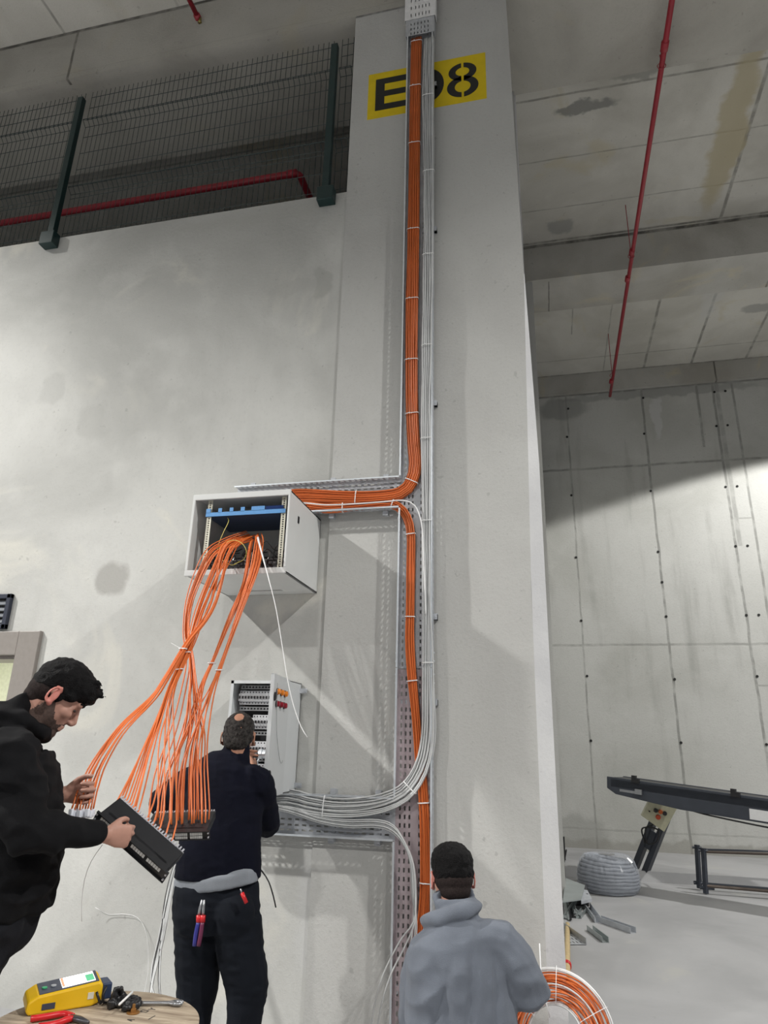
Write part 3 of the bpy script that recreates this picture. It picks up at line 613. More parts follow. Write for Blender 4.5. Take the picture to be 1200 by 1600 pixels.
for z in (ez1-.06, ez0+.02):
    b = MB(); b.box((ex1, WY-.03, z), (ex1+.045, WY-.02, z+.03)); b.box((ex1+.03, WY-.04, z+.008), (ex1+.042, WY-.028, z+.02)); obj('fixing_lug', b, m_galv, eb)
b = MB(); b.lathe([(.02, 0), (.016, .006), (.006, .010)], (ex0+.08, ey0+.10, ez1), 12); obj('top_plug', b, m_bk, eb)
m_brk = mat('breaker_white', (.68, .69, .71), .4, var=.03)
for r_, (z, n0, n1, full) in enumerate(((1.83, 0, 16, 1), (1.685, 5, 16, 1), (1.53, 0, 16, 0), (1.40, 0, 12, 0))):
    b = MB(); b.box((ex0+.03, 4.2, z-.018), (ex1-.03, 4.21, z+.018)); obj('din_rail', b, m_galv, eb)
    b = MB(); x0 = ex0+.035; dx = (ex1-ex0-.07)/16
    for k in range(n0, n1):
        b.box((x0+k*dx, 4.15, z-.042), (x0+(k+.93)*dx, 4.2, z+.042)); b.box((x0+k*dx, 4.13, z-.022), (x0+(k+.93)*dx, 4.152, z+.022))
    bo = obj('breaker_row', b, m_brk, eb)
    b = MB()
    for k in range(n0, n1): b.box((x0+(k+.3)*dx, 4.120, z-.008), (x0+(k+.65)*dx, 4.131, z+.008)); b.box((x0+(k+.3)*dx, 4.1485, z+.028), (x0+(k+.6)*dx, 4.1505, z+.036)); b.box((x0+(k+.3)*dx, 4.1485, z-.036), (x0+(k+.6)*dx, 4.1505, z-.028))
    obj('toggles', b, m_bk, bo)
for z in (1.895, 1.765, 1.62, 1.468):
    b = MB(); b.box((ex0+.035, 4.16, z-.013), (ex1-.05, 4.19, z+.010)); obj('terminal_strip', b, mat('trunking_grey', (.40, .41, .42), .5), eb)
    b = MB()
    for k in range(14): b.box((ex0+.045+k*.0215, 4.157, z-.006), (ex0+.056+k*.0215, 4.161, z+.004))
    obj('terminal_screws', b, m_bk, eb)
for i in range(12):
    x = ex0+.06+i*.024
    b = MB(); b.tube(smooth_path([(x, 4.17, 1.39), (x+.02*math.sin(i*2.1), 4.14, 1.42), (x+.03*math.sin(i), 4.13, 1.46), (x, 4.17, 1.5)], .01), .003, 5)
    obj('wire', b, m_bk if i % 3 else m_galvl, eb, smooth=True)
b = MB(); b.cyl((-1.70, 4.12, 1.50), (-1.63, 4.12, 1.50), .026, seg=14); b.cyl((-1.72, 4.12, 1.50), (-1.70, 4.12, 1.50), .03, seg=14); obj('current_meter', b, m_galvl, eb, smooth=False)
DA = R(97.5); dd = np.array([-math.cos(DA), -math.sin(DA), 0]); dn = np.array([dd[1]*-1, dd[0], 0]); dn = nrm(dn)
if dn[0] < 0: dn = -dn
H0 = np.array([ex1, ey0-.004, ez0-.004]); DW = .385; DH = .648
b = MB(); b.obox(H0, dd*DW, dn*.003, (0, 0, DH)); b.obox(H0-dn*.018+dd*(DW-.003), dd*.003, dn*.018, (0, 0, DH)); b.obox(H0-dn*.018, dd*.003, dn*.018, (0, 0, DH)); b.obox(H0-dn*.018, dd*DW, dn*.018, (0, 0, .003)); b.obox(H0-dn*.018+np.array([0, 0, DH-.003]), dd*DW, dn*.018, (0, 0, .003))
dr = obj('door', b, m_eb, eb)
m_orb = mat('orange_lens', (.85, .25, .02), .3, emit=.0); m_rdb = mat('red_lens', (.28, .006, .02), .3)
for i in range(3):
    for (zo, mm, nm) in ((.555, m_orb, 'orange_indicator'), (.488, m_rdb, 'red_indicator')):
        c = H0+dd*(DW*(.80-.235*i))+dn*.003+np.array([0, 0, zo])
        b = MB(); b.cyl(c, c+dn*.006, .020, seg=14); obj('bezel', b, m_bk, dr, smooth=False)
        b = MB(); b.tube([c+dn*.006, c+dn*.018, c+dn*.022], [.0165, .0155, .010], 14); obj(nm, b, mm, dr, smooth=False)
for zo in (.525, .115):
    c = H0+dd*(DW*.93)+dn*.003+np.array([0, 0, zo])
    b = MB(); b.tube([c, c+dn*.006, c+dn*.011], [(.017, .024), (.017, .024), (.010, .018)], 16, ref=dd); obj('door_lock', b, m_bk, dr, smooth=False)
b = MB(); q = [H0+dd*(DW*f)+dn*.012+np.array([0, 0, z]) for f, z in ((.9, .60), (.84, .48), (.76, .36), (.60, .26), (.42, .185), (.30, .17), (.25, .185))]
b.tube(smooth_path(q, .02), .0016, 5); obj('door_wire', b, mat('thin_grey_wire', (.35, .36, .36), .4), dr, smooth=True)
# ------------------------------------------------------------------ fan of orange cables down to the patch panels
def fan(name, label, group, pix, ymap, n, w, seed, ends, hgt=.03):
    """pix: pixel centre line with depths, ends: list of world end points"""
    rnd = random.Random(seed); cl = [P(x, y, Y) for (x, y), Y in zip(pix, ymap)]; sp = np.array(smooth_path(cl, .04)); N_ = len(sp); out = []
    for i in range(n):
        a = .5-(i+.5)/n; c = rnd.uniform(-.5, .5); ph = rnd.uniform(0, 60); e = np.array(ends[i % len(ends)]); pts = []
        a2 = rnd.uniform(-.5, .5); spread = rnd.uniform(.48, .78)
        for k in range(N_):
            t = k/(N_-1); t_n = nrm(sp[min(k+1, N_-1)]-sp[max(k-1, 0)]); s = nrm(np.cross(t_n, (0, -1, 0)))
            ww = np.interp(t, [x for x, _ in w], [x for _, x in w]); mixa = a*(t)+a2*(1-t)
            q = sp[k]+s*(mixa*ww+.006*mnoise.noise((t*4, ph, 0)))+np.array([0, -1, 0])*(c*hgt+.006*mnoise.noise((t*4, ph, 9)))
            q_ = max(0, (t-spread)/(1-spread)); blend = q_*q_*(3-2*q_)
            pts.append(q+(e-sp[-1]-s*(mixa*ww)-np.array([0, -1, 0])*(c*hgt))*blend)
        pts[-1] = e
        b = MB(); b.tube(pts, .0034, 6); obj(name, b, m_or, smooth=True, label=label, cat='cable', group=group); out.append(pts)
    return sp
# ------------------------------------------------------------------ people
m_skin = mat('skin', (.42, .225, .17), .5, var=.08, scale=40, spec=.35); m_skin2 = mat('skin_tan', (.40, .20, .13), .5, var=.08, scale=40); m_lip = mat('lip', (.40, .15, .13), .45)
m_ear = mat('skin_ruddy', (.56, .20, .16), .5, var=.08)
m_stub = mat('beard_stubble', (.085, .052, .042), .8, var=.3, scale=160, bump=.4); m_hair = mat('black_hair', (.006, .0055, .006), .6, var=.3, scale=120, bump=.8, bscale=260, spec=.12)
m_fade = mat('short_hair_fade', (.026, .019, .018), .8, spec=.1, var=.35, scale=200, bump=.4)
m_ghair = mat('greying_hair', (.040, .036, .034), .7, spec=.15, var=.8, scale=70, bump=.8, bscale=240)
m_eye = mat('eye_white', (.6, .58, .55), .2)
def cloth(name, col, sheen=.3, bump=.25, var=.12, rough=.92): return mat(name, col, rough, 0, var, 9, bump, sheen=sheen, bscale=420, spec=.2)
m_hood = cloth('black_hoodie_cloth', (.0042, .0042, .0052), .0); m_navy = cloth('navy_knit', (.0028, .0036, .0105), .0); m_fleece = cloth('grey_fleece', (.145, .162, .195), .12, .35, .10)
m_trk = cloth('black_trousers_cloth', (.0085, .009, .012), .0); m_jean = cloth('dark_denim', (.0075, .0095, .0145), .0); m_shirt = cloth('grey_cotton', (.24, .26, .29), .1); m_shoe = mat('black_shoe', (.02, .02, .022), .6)
def head(b, c, B, skull=1.0):
    T = lambda x, y, z: np.array(c)+B @ np.array([x, y, z])
    e = lambda p, r: b.ell(T(*p), r, B, 18, 12)
    e((-.010, 0, .042), (.098*skull, .076*skull, .084*skull)); e((.028, 0, -.022), (.060, .060, .085)); e((.020, 0, -.068), (.058, .050, .042)); e((.074, 0, -.094), (.022, .026, .020)); e((.060, 0, -.055), (.034, .036, .044))
    b.cap(T(.088, 0, .018), T(.111, 0, -.022), .0085, .0105); b.ell(T(.100, 0, -.031), (.017, .0175, .0095), B); b.cap(T(.082, -.034, .031), T(.082, .034, .031), .012)
    for s in (1, -1):
        e((.058, .038*s, -.016), (.030, .022, .022)); b.cap(T(.076, .02*s, .010), T(.070, .042*s, .008), .010, .008)
        b.ell(T(-.004, .078*s, -.004), (.014, .006, .027), B @ rotz(.35*s)); b.ell(T(.0, .076*s, -.028), (.010, .007, .011), B)
        rr = [T(-.008+.017*math.cos(a)-.002, (.080+.006*(math.cos(a) < .2))*s, -.001+.029*math.sin(a)) for a in np.linspace(.9, 5.2, 12)]; b.tube(rr, .0052, 6)
    b.cap(T(.092, -.015, -.056), T(.092, .015, -.056), .0075); b.cap(T(.089, -.014, -.068), T(.089, .014, -.068), .0085)
    return T
def hand(b, w, d, n, th, curls, tcurl=.5, sc=1.0, spread=.05):
    """w wrist, d finger direction, n direction the palm faces, th thumb side"""
    w = np.array(w, float); d = nrm(d); th = nrm(np.array(th)-d*(np.array(th) @ d)); nn = nrm(np.cross(d, th)); n = nn if nn @ np.array(n) > 0 else -nn
    k = sc; b.tube([w-d*.02*k, w+d*.01*k, w+d*.05*k, w+d*.085*k, w+d*.097*k], [(.026*k, .019*k), (.030*k, .018*k), (.040*k, .0155*k), (.041*k, .0135*k), (.034*k, .010*k)], 14, ref=th)
    b.cap(w+d*.02*k+th*.018*k+n*.006*k, w+d*.06*k+th*.026*k+n*.006*k, .016*k, .012*k)
    tips = []
    for i, (o, L, r) in enumerate(((.030, .078, .0092), (.010, .086, .0094), (-.010, .079, .0088), (-.029, .062, .0078))):
        p = w+d*(.090-.004*abs(i-1))*k+th*o*k; a = 0; sp = th*(spread*(1-i)*.6)
        for L_, cu in zip((.46, .30, .24), curls[i] if isinstance(curls[i], (tuple, list)) else (curls[i], curls[i]*1.2, curls[i]*.8)):
            a += cu; q = p+nrm(d*math.cos(a)+n*math.sin(a)+sp)*L*L_*k; b.cap(p, q, r*k, r*.93*k, 10); p = q; r *= .93
        tips.append(p)
    p = w+d*.022*k+th*.026*k+n*.004*k; dr = nrm(d*.75+th*.55+n*.35)
    for j, (L_, r) in enumerate(((.042, .0125), (.034, .0108), (.027, .0098))):
        q = p+dr*L_*k; b.cap(p, q, r*k, r*.92*k, 10); p = q; dr = nrm(dr+(n*.55+d*.35-th*.35)*tcurl)
    return tips
def limb(b, pts, rs, seg=14): b.tube(smooth_path(pts, .04), list(np.interp(np.linspace(0, 1, len(smooth_path(pts, .04))), np.linspace(0, 1, len(rs)), rs)), seg)
# ---------------- the man at the left edge: black hoodie, holds a patch panel
F1 = np.array([.79, .61, 0]); F1 = nrm(F1); R1 = np.array([F1[1], -F1[0], 0]); L1 = -R1; U = np.array([0, 0, 1.])
O1 = P(30, 1250, 2.2)
Q = lambda x, y, s=0.: PN(x, y, O1, R1, s)
hc = Q(87, 1090); hp = R(-38); hf = F1*math.cos(hp)+U*math.sin(hp); HB = basis(hf, U*math.cos(-hp)+F1*math.sin(-hp))
pel = Q(-14, 1425); bel = Q(24, 1320); che = Q(20, 1215); sho = Q(24, 1165); nb = Q(42, 1135)
wr_n = Q(163, 1304, .13); wr_f = Q(100, 1241, -.12)
b = MB(); T1 = head(b, hc, HB); b.cap(nb-U*.02, hc+HB @ np.array([-.035, 0, -.03]), .060, .055)
b.tube([pel-U*.05, pel, bel, che, sho, nb-U*.01], [(.13, .09), (.14, .10), (.13, .10), (.15, .10), (.15, .07), (.07, .055)], 18, ref=L1)
sh_n = Q(16, 1180, .17); el_n = Q(44, 1298, .24); sh_f = Q(26, 1175, -.17); el_f = Q(30, 1275, -.21)
b.cap(sh_n, el_n, .045, .038); b.cap(el_n, wr_n, .036, .027); b.cap(sh_f, el_f, .045, .038); b.cap(el_f, wr_f, .036, .027)
dn_n = nrm(Q(205, 1302, .10)-wr_n); hand(b, wr_n, dn_n-U*.12, -R1, U, [(.75, .8, .6), (.8, .85, .6), (.85, .9, .6), (.9, .9, .6)], .9, .95)
df_f = nrm(Q(140, 1238, -.10)-wr_f); hand(b, wr_f, df_f, R1, U, [(1.1, 1.3, .9), (1.1, 1.3, .9), (1.1, 1.3, .9), (1.1, 1.3, .9)], .7, 1.0)
kn = [pel+L1*s*.10-F1*(.16+.06*s)-U*.44 for s in (1, -1)]; an = [np.array([k[0], k[1], .09])-F1*.10 for k in kn]
for s, k, a in zip((1, -1), kn, an): b.cap(pel+L1*s*.08-U*.05, k, .078, .052); b.cap(k, a, .05, .036); b.cap(a-U*.03-F1*.03, a+F1*.14-U*.055, .034, .026)
def cls1(c):
    l = HB.T @ (c-hc)
    if np.linalg.norm(c-hc) > .17: return 0
    if abs(l[1]) > .071 and -.04 < l[2] < .035 and abs(l[0]) < .035: return 2
    zb = np.interp(l[0], [-.03, -.012, .0, .02, .05, .075, .09], [-.09, -.02, .01, -.02, -.052, -.060, -.044])+.005*mnoise.noise(c*90)
    if l[2] < zb and not (l[0] > .085 and -.072 < l[2] < -.052): return 1
    return 0
man1 = organic('person', b, .0042, 3, [m_skin, m_stub, m_ear], classify=cls1, label='man in a black hoodie at the left edge, looking down at the panel he holds', cat='person')
for s in (1, -1):
    b = MB(); b.ell(T1(.0815, .031*s, .007), (.0075, .012, .0045), HB); obj('eye', b, mat('eye_dark', (.03, .02, .018), .3), man1, smooth=True)
    b = MB(); b.tube([T1(.094, .014*s, .035), T1(.095, .028*s, .041), T1(.082, .046*s, .037)], [.004, .005, .003], 6); obj('eyebrow', b, m_hair, man1, smooth=True)
b = MB(); e = lambda p, r: b.ell(T1(*p), r, HB, 20, 14)
e((-.002, 0, .070), (.108, .083, .074)); e((.055, 0, .085), (.055, .066, .046)); e((.080, 0, .072), (.034, .055, .028)); e((-.03, 0, .05), (.088, .080, .072)); e((-.048, 0, .022), (.066, .074, .066)); e((.022, .060, .034), (.040, .020, .026)); e((.022, -.060, .034), (.040, .020, .026)); e((.012, -.068, .010), (.012, .010, .026)); e((.012, .068, .010), (.012, .010, .026))
rnd = random.Random(4)
for i in range(46):
    a = rnd.uniform(-1.1, 1.1); r_ = rnd.uniform(.0, 1); p = T1(.045+.062*math.cos(a)*r_, .055*math.sin(a), .118-.03*r_*r_); b.cap(p, p+HB @ np.array([.022, rnd.uniform(-.01, .01), .012+.008*rnd.random()]), .006, .002, 6)
organic('hair', b, .0045, 1, m_hair, man1, disp=[(60, 60, 60, .004, False)])
b = MB(); e = lambda p, r: b.ell(T1(*p), r, HB, 20, 14)
e((-.047, 0, -.002), (.060, .0725, .064)); e((-.052, 0, -.036), (.046, .056, .045)); organic('hair_fade', b, .0045, 2, m_fade, man1)
HPTS = [Q(-4, 1425), Q(2, 1395), bel, che, sho, nb-U*.035]
b = MB()                                              # hoodie
b.tube(smooth_path(HPTS, .05), [(float(x), float(y)) for x, y in zip(np.interp(np.linspace(0, 1, len(smooth_path(HPTS, .05))), [0, .08, .3, .65, .85, 1], [.172, .192, .195, .20, .19, .11]), np.interp(np.linspace(0, 1, len(smooth_path(HPTS, .05))), [0, .08, .3, .65, .85, 1], [.140, .160, .155, .145, .115, .085]))], 22, ref=L1)
cu_n = wr_n-nrm(wr_n-el_n)*.015; cu_f = wr_f-nrm(wr_f-el_f)*.015
limb(b, [sh_n+L1*.04+U*.0, sh_n+R1*.02, (sh_n+el_n)/2, el_n, (el_n+cu_n)/2, cu_n], [.085, .085, .078, .072, .052, .037])
limb(b, [sh_f+R1*.04, sh_f, (sh_f+el_f)/2, el_f, (el_f+cu_f)/2, cu_f], [.085, .082, .076, .068, .052, .037])
for k in range(9):                                    # hood bunched behind the neck
    a = math.pi*(k/8-.5)*1.5; b.ell(nb-F1*(.055+.055*math.cos(a))+L1*.085*math.sin(a)+U*(.02+.022*math.cos(a)), (.052, .052, .040))
b.ell(Q(8, 1132), (.10, .13, .05), basis(F1)); b.ell(Q(60, 1143), (.036, .075, .034), basis(F1)); b.ell(Q(68, 1150), (.03, .07, .03), basis(F1)); b.ell(Q(30, 1105), (.05, .08, .045), basis(F1))
organic('hoodie', b, .008, 4, m_hood, man1, disp=[(9, 9, 14, .016, True), (22, 22, 26, .006, False)])
b = MB(); b.tube([pel-U*.10, pel-U*.02, Q(-2, 1400), Q(8, 1370)], [(.165, .13), (.175, .145), (.17, .14), (.15, .11)], 18, ref=L1)
for s, k, a in zip((1, -1), kn, an): limb(b, [pel+L1*s*.085, pel+L1*s*.095-U*.2-F1*.05, k, a+U*.02], [.105, .10, .085, .072])
organic('trousers', b, .009, 4, m_trk, man1, disp=[(8, 8, 16, .012, True)])
for a in an:
    b = MB(); b.tube([a-F1*.08-U*.05, a-U*.045, a+F1*.10-U*.055, a+F1*.17-U*.065], [(.035, .035), (.045, .045), (.046, .034), (.03, .02)], 14, ref=L1); obj('shoe', b, m_shoe, man1, smooth=True)
# ---------------- the man at the electrical box, seen from behind
F2 = nrm([-.27, .96, 0]); R2 = np.array([F2[1], -F2[0], 0]); L2 = -R2; Y2 = 3.42
hc2 = P(373, 1154, 3.50); hp = R(-6); hf = F2*math.cos(hp)+U*math.sin(hp); HB2 = basis(rotz(-.04) @ hf)
pel2 = P(339, 1420, Y2); wai = P(340, 1372, Y2); mid2 = P(346, 1300, Y2); che2 = P(353, 1238, Y2+.02); sho2 = P(358, 1205, Y2+.03); nb2 = P(368, 1192, Y2+.05)
shl = P(310, 1222, Y2+.02); ell_ = P(256, 1254, Y2+.16); wrl = np.array([-1.80, 3.93, 1.50]); shr = P(402, 1222, Y2+.05); elr = P(417, 1286, Y2+.27); wrr = np.array([-1.68, 3.93, 1.42])
b = MB(); T2 = head(b, hc2, HB2, 1.02); b.cap(nb2-U*.02, hc2+HB2 @ np.array([-.03, 0, -.04]), .062, .058)
b.tube([pel2-U*.06, pel2, wai, mid2, che2, sho2, nb2], [(.13, .09), (.15, .10), (.14, .10), (.14, .10), (.15, .10), (.13, .08), (.07, .06)], 18, ref=L2)
for s_, e_, w_ in ((shl, ell_, wrl), (shr, elr, wrr)): b.cap(s_, e_, .045, .038); b.cap(e_, w_, .036, .027)
hand(b, wrl, (.25, .9, -.1), (.9, -.2, 0), (.1, .1, .95), [.4, .45, .5, .55], .4); hand(b, wrr, (-.2, .9, .1), (-.9, -.2, 0), (-.1, .1, .95), [.4, .45, .5, .55], .4)
k2 = [P(300, 1592, Y2+.02), P(379, 1592, Y2+.02)]; k2 = [np.array([k[0], k[1]+.02, .50]) for k in k2]; a2 = [np.array([k[0]-.0, k[1]-.04, .09]) for k in k2]
hips2 = [P(308, 1450, Y2), P(370, 1450, Y2)]
for k, a, h_ in zip(k2, a2, hips2): b.cap(h_, k, .078, .052); b.cap(k, a, .05, .036); b.cap(a-U*.03-F2*.03, a+F2*.14-U*.055, .034, .026)
man2 = organic('person', b, .0048, 3, [m_skin2, m_ear], label='man in a navy jumper and dark jeans working inside the open electrical box', cat='person')
b = MB(); e = lambda p, r: b.ell(T2(*p), r, HB2, 22, 16)
e((-.030, 0, .012), (.082, .0795, .072)); e((-.058, 0, -.018), (.052, .066, .055)); e((-.012, .0, .046), (.100, .079, .083)); e((-.008, 0, .050), (.100, .077, .082))
b2 = MB(); b2.ell(T2(-.062, -.006, .098), (.040, .034, .034), HB2)
def thin(co, no):
    l = (co-hc2) @ HB2; d = np.linalg.norm((l-np.array([-.074, -.006, .094]))/np.array([.038, .027, .032]), axis=1)
    return co-no*(np.clip(1.1-d, 0, .5)*.028)[:, None]
organic('hair', b, .0045, 1, m_ghair, man2, disp=[(70, 70, 70, .003, False)], post=thin)
b = MB()                                              # jumper
pth = smooth_path([wai-U*.0, mid2, che2, sho2, nb2+U*.01], .04); n_ = len(pth); ts_ = np.linspace(0, 1, n_)
b.tube(pth, [(float(x), float(y)) for x, y in zip(np.interp(ts_, [0, .35, .68, .85, .93, 1], [.208, .195, .192, .172, .125, .080]), np.interp(ts_, [0, .35, .7, .88, 1], [.135, .135, .13, .11, .085]))], 24, ref=L2)
limb(b, [shl+R2*.06, shl, (shl+ell_)/2+U*.012, ell_, (ell_+wrl)/2, wrl-nrm(wrl-ell_)*.02], [.085, .088, .080, .074, .052, .038]); limb(b, [shr+L2*.05, shr, (shr+elr)/2, elr, (elr+wrr)/2, wrr-nrm(wrr-elr)*.02], [.08, .080, .070, .070, .052, .038])
b.cap(nb2+U*.005, nb2+U*.066+F2*.01, .076, .068)
organic('jumper', b, .008, 4, m_navy, man2, disp=[(5, 5, 9, .007, True), (25, 25, 60, .002, False)])
lh = [P(272, 1385, Y2), P(405, 1369, Y2)]; hv = nrm(lh[1]-lh[0]); hc_ = (lh[0]+lh[1])/2; nh = nrm(np.cross(hv, F2)); nh = nh if nh[2] > 0 else -nh
b = MB(); b.tube([hc_-nh*.024, hc_-nh*.018, hc_+nh*.03, hc_+nh*.05], [(.208, .138), (.210, .140), (.208, .138), (.195, .12)], 28, ref=hv)
organic('shirt_hem', b, .008, 3, m_shirt, man2, disp=[(9, 9, 3, .002, False)], label='grey shirt hem showing below the jumper')
b = MB(); b.tube([P(338, 1455, Y2), P(338, 1425, Y2), P(338, 1385, Y2), P(338, 1375, Y2)], [(.17, .12), (.205, .14), (.200, .132), (.19, .12)], 22, ref=L2)
b.ell(P(308, 1425, Y2)-F2*.06, (.10, .085, .11)); b.ell(P(368, 1425, Y2)-F2*.06, (.10, .085, .11))
for i, (k, a, h_) in enumerate(zip(k2, a2, hips2)): limb(b, [h_+U*.03, (h_+k)/2+(L2 if i == 0 else R2)*.0, k, (k+a)/2, a+U*.0], [.112, .105, .086, .078, .072])
organic('jeans', b, .008, 5, m_jean, man2, disp=[(5, 5, 9, .006, False), (9, 9, 22, .004, True)])
for a in a2:
    b = MB(); b.tube([a-F2*.08-U*.05, a-U*.045, a+F2*.10-U*.055, a+F2*.17-U*.065], [(.035, .035), (.045, .045), (.046, .034), (.03, .02)], 14, ref=L2); obj('shoe', b, m_shoe, man2, smooth=True)
# ---------------- the kneeling man in grey
F3 = nrm([-.30, .95, 0]); R3 = np.array([F3[1], -F3[0], 0]); L3 = -R3; Y3 = 3.0
hc3 = P(706, 1374, Y3+.04); hp = R(-8); HB3 = basis(rotz(.10) @ (F3*math.cos(hp)+U*math.sin(hp)))
nb3 = P(712, 1432, Y3-.0); che3 = P(718, 1500, Y3-.02); mid3 = P(721, 1570, Y3-.02); pel3 = P(722, 1665, Y3); sho3 = P(716, 1462, Y3-.01)
sl3 = P(668, 1492, Y3-.02); ell3 = P(652, 1585, Y3+.04); wl3 = ell3+F3*.24+U*.03+R3*.03; sr3 = P(776, 1478, Y3); er3 = P(826, 1545, Y3+.03); wr3 = er3+F3*.23-U*.05+L3*.06
b = MB(); T3 = head(b, hc3, HB3, .98); b.cap(nb3-U*.02, hc3+HB3 @ np.array([-.028, 0, -.04]), .060, .056)
b.tube([pel3-U*.05, pel3, mid3, che3, sho3, nb3], [(.13, .10), (.14, .10), (.14, .10), (.15, .10), (.13, .08), (.07, .06)], 18, ref=L3)
for s_, e_, w_ in ((sl3, ell3, wl3), (sr3, er3, wr3)): b.cap(s_, e_, .045, .038); b.cap(e_, w_, .036, .027)
hand(b, wl3, F3-U*.2, R3, U, [.5, .55, .6, .65], .5); hand(b, wr3, F3-U*.4, L3, U, [.8, .9, .9, .9], .6)
hp3 = pel3-U*.02; k3 = [np.array([hp3[0], hp3[1], .075])+L3*s*.13+F3*.25 for s in (1, -1)]; a3 = [k-F3*.42-U*.0 for k in k3]
for s, k, a in zip((1, -1), k3, a3): b.cap(hp3+L3*s*.09, k, .078, .055); b.cap(k, a, .052, .036); b.cap(a, a-F3*.06-U*.03, .034, .026)
def cls3(c):
    l = HB3.T @ (c-hc3)
    if np.linalg.norm(c-hc3) < .17 and abs(l[1]) > .070 and -.045 < l[2] < .035: return 1
    return 2 if (l[2] < -.04 and l[0] > .0 and np.linalg.norm(c-hc3) < .17) else 0
man3 = organic('person', b, .0045, 3, [m_skin, m_ear, m_stub], classify=cls3, label='man in a grey high-collar fleece kneeling with his back turned before the column', cat='person')
b = MB(); e = lambda p, r: b.ell(T3(*p), r, HB3, 22, 16)
e((-.012, 0, .058), (.102, .083, .078)); e((.02, 0, .075), (.085, .074, .060)); e((-.028, 0, .028), (.086, .082, .058)); organic('hair', b, .0045, 1, m_hair, man3, disp=[(70, 70, 70, .004, False)])
b = MB(); e = lambda p, r: b.ell(T3(*p), r, HB3, 22, 16)
e((-.030, 0, .0), (.080, .0765, .055)); e((-.045, 0, -.035), (.058, .062, .045)); organic('hair_fade', b, .0045, 2, m_fade, man3)
b = MB()                                              # fleece
pth = smooth_path([pel3-U*.02, mid3, che3, sho3, nb3-U*.01], .04); n_ = len(pth); ts_ = np.linspace(0, 1, n_)
b.tube(pth, [(float(x), float(y)) for x, y in zip(np.interp(ts_, [0, .3, .62, .82, .92, 1], [.185, .205, .20, .170, .125, .078]), np.interp(ts_, [0, .35, .7, .88, 1], [.15, .15, .14, .11, .078]))], 24, ref=L3)
limb(b, [sl3+R3*.06+U*.01, sl3, (sl3+ell3)/2, ell3, (ell3+wl3)/2, wl3-F3*.02], [.085, .086, .080, .076, .056, .04]); limb(b, [sr3+L3*.07+U*.01, sr3, (sr3+er3)/2+R3*.01, er3, (er3+wr3)/2, wr3-F3*.02], [.085, .090, .082, .076, .056, .04])
cb = P(712, 1440, Y3); ct = P(710, 1402, Y3+.01)
b.tube(smooth_path([cb-U*.015, (cb+ct)/2, ct, ct+U*.004], .012), [(.086, .078)]*3+[(.080, .074)]*max(0, len(smooth_path([cb-U*.015, (cb+ct)/2, ct, ct+U*.004], .012))-3), 22, ref=L3)
cc3 = P(706, 1430, Y3-.01); b.ring([cc3+R3*(.090*math.cos(a))+F3*(.088*math.sin(a)+.012)+U*(.024*math.cos(a)-.020*math.sin(a)) for a in np.linspace(0, 2*math.pi, 33)[:-1]], .026, 10); b.ell(P(679, 1443, Y3+.08), (.04, .05, .024))
def fold(co, no):
    """a few long cloth folds"""
    q = (co-che3); x = q @ R3; z = q[:, 2]; back = (no @ F3) < .2
    up = 1/(1+np.exp((z-.02)/.02))
    d = (-.010*np.exp(-((x-.02-.10*z)/.012)**2)+.008*np.exp(-((x+.03-.10*z)/.03)**2)-.010*np.exp(-((x-.115-.05*z)/.014)**2)-.008*np.exp(-((x+.11+.35*z)/.018)**2)+.006*np.exp(-((x-.06-.2*z)/.02)**2)-.006*np.exp(-((x+.06-.3*z)/.012)**2))*up
    return co+no*(d*back)[:, None]
organic('fleece', b, .007, 3, m_fleece, man3, disp=[(6, 6, 10, .012, True), (16, 16, 20, .004, False)], post=fold)
b = MB(); b.tube([hp3-U*.06, hp3+U*.08, hp3+U*.12], [(.17, .14), (.17, .14), (.16, .13)], 18, ref=L3)
for s, k, a in zip((1, -1), k3, a3): limb(b, [hp3+L3*s*.09, (hp3+L3*s*.10+k)/2, k+U*.015], [.11, .10, .082]); limb(b, [k+U*.012, (k+a)/2+U*.005, a], [.080, .072, .06])
organic('trousers', b, .009, 4, m_trk, man3, disp=[(8, 8, 16, .01, True)])
for a in a3:
    b = MB(); b.tube([a+F3*.02, a-F3*.06-U*.01, a-F3*.12-U*.035], [(.042, .042), (.044, .050), (.03, .03)], 14, ref=L3); obj('shoe', b, m_shoe, man3, smooth=True)
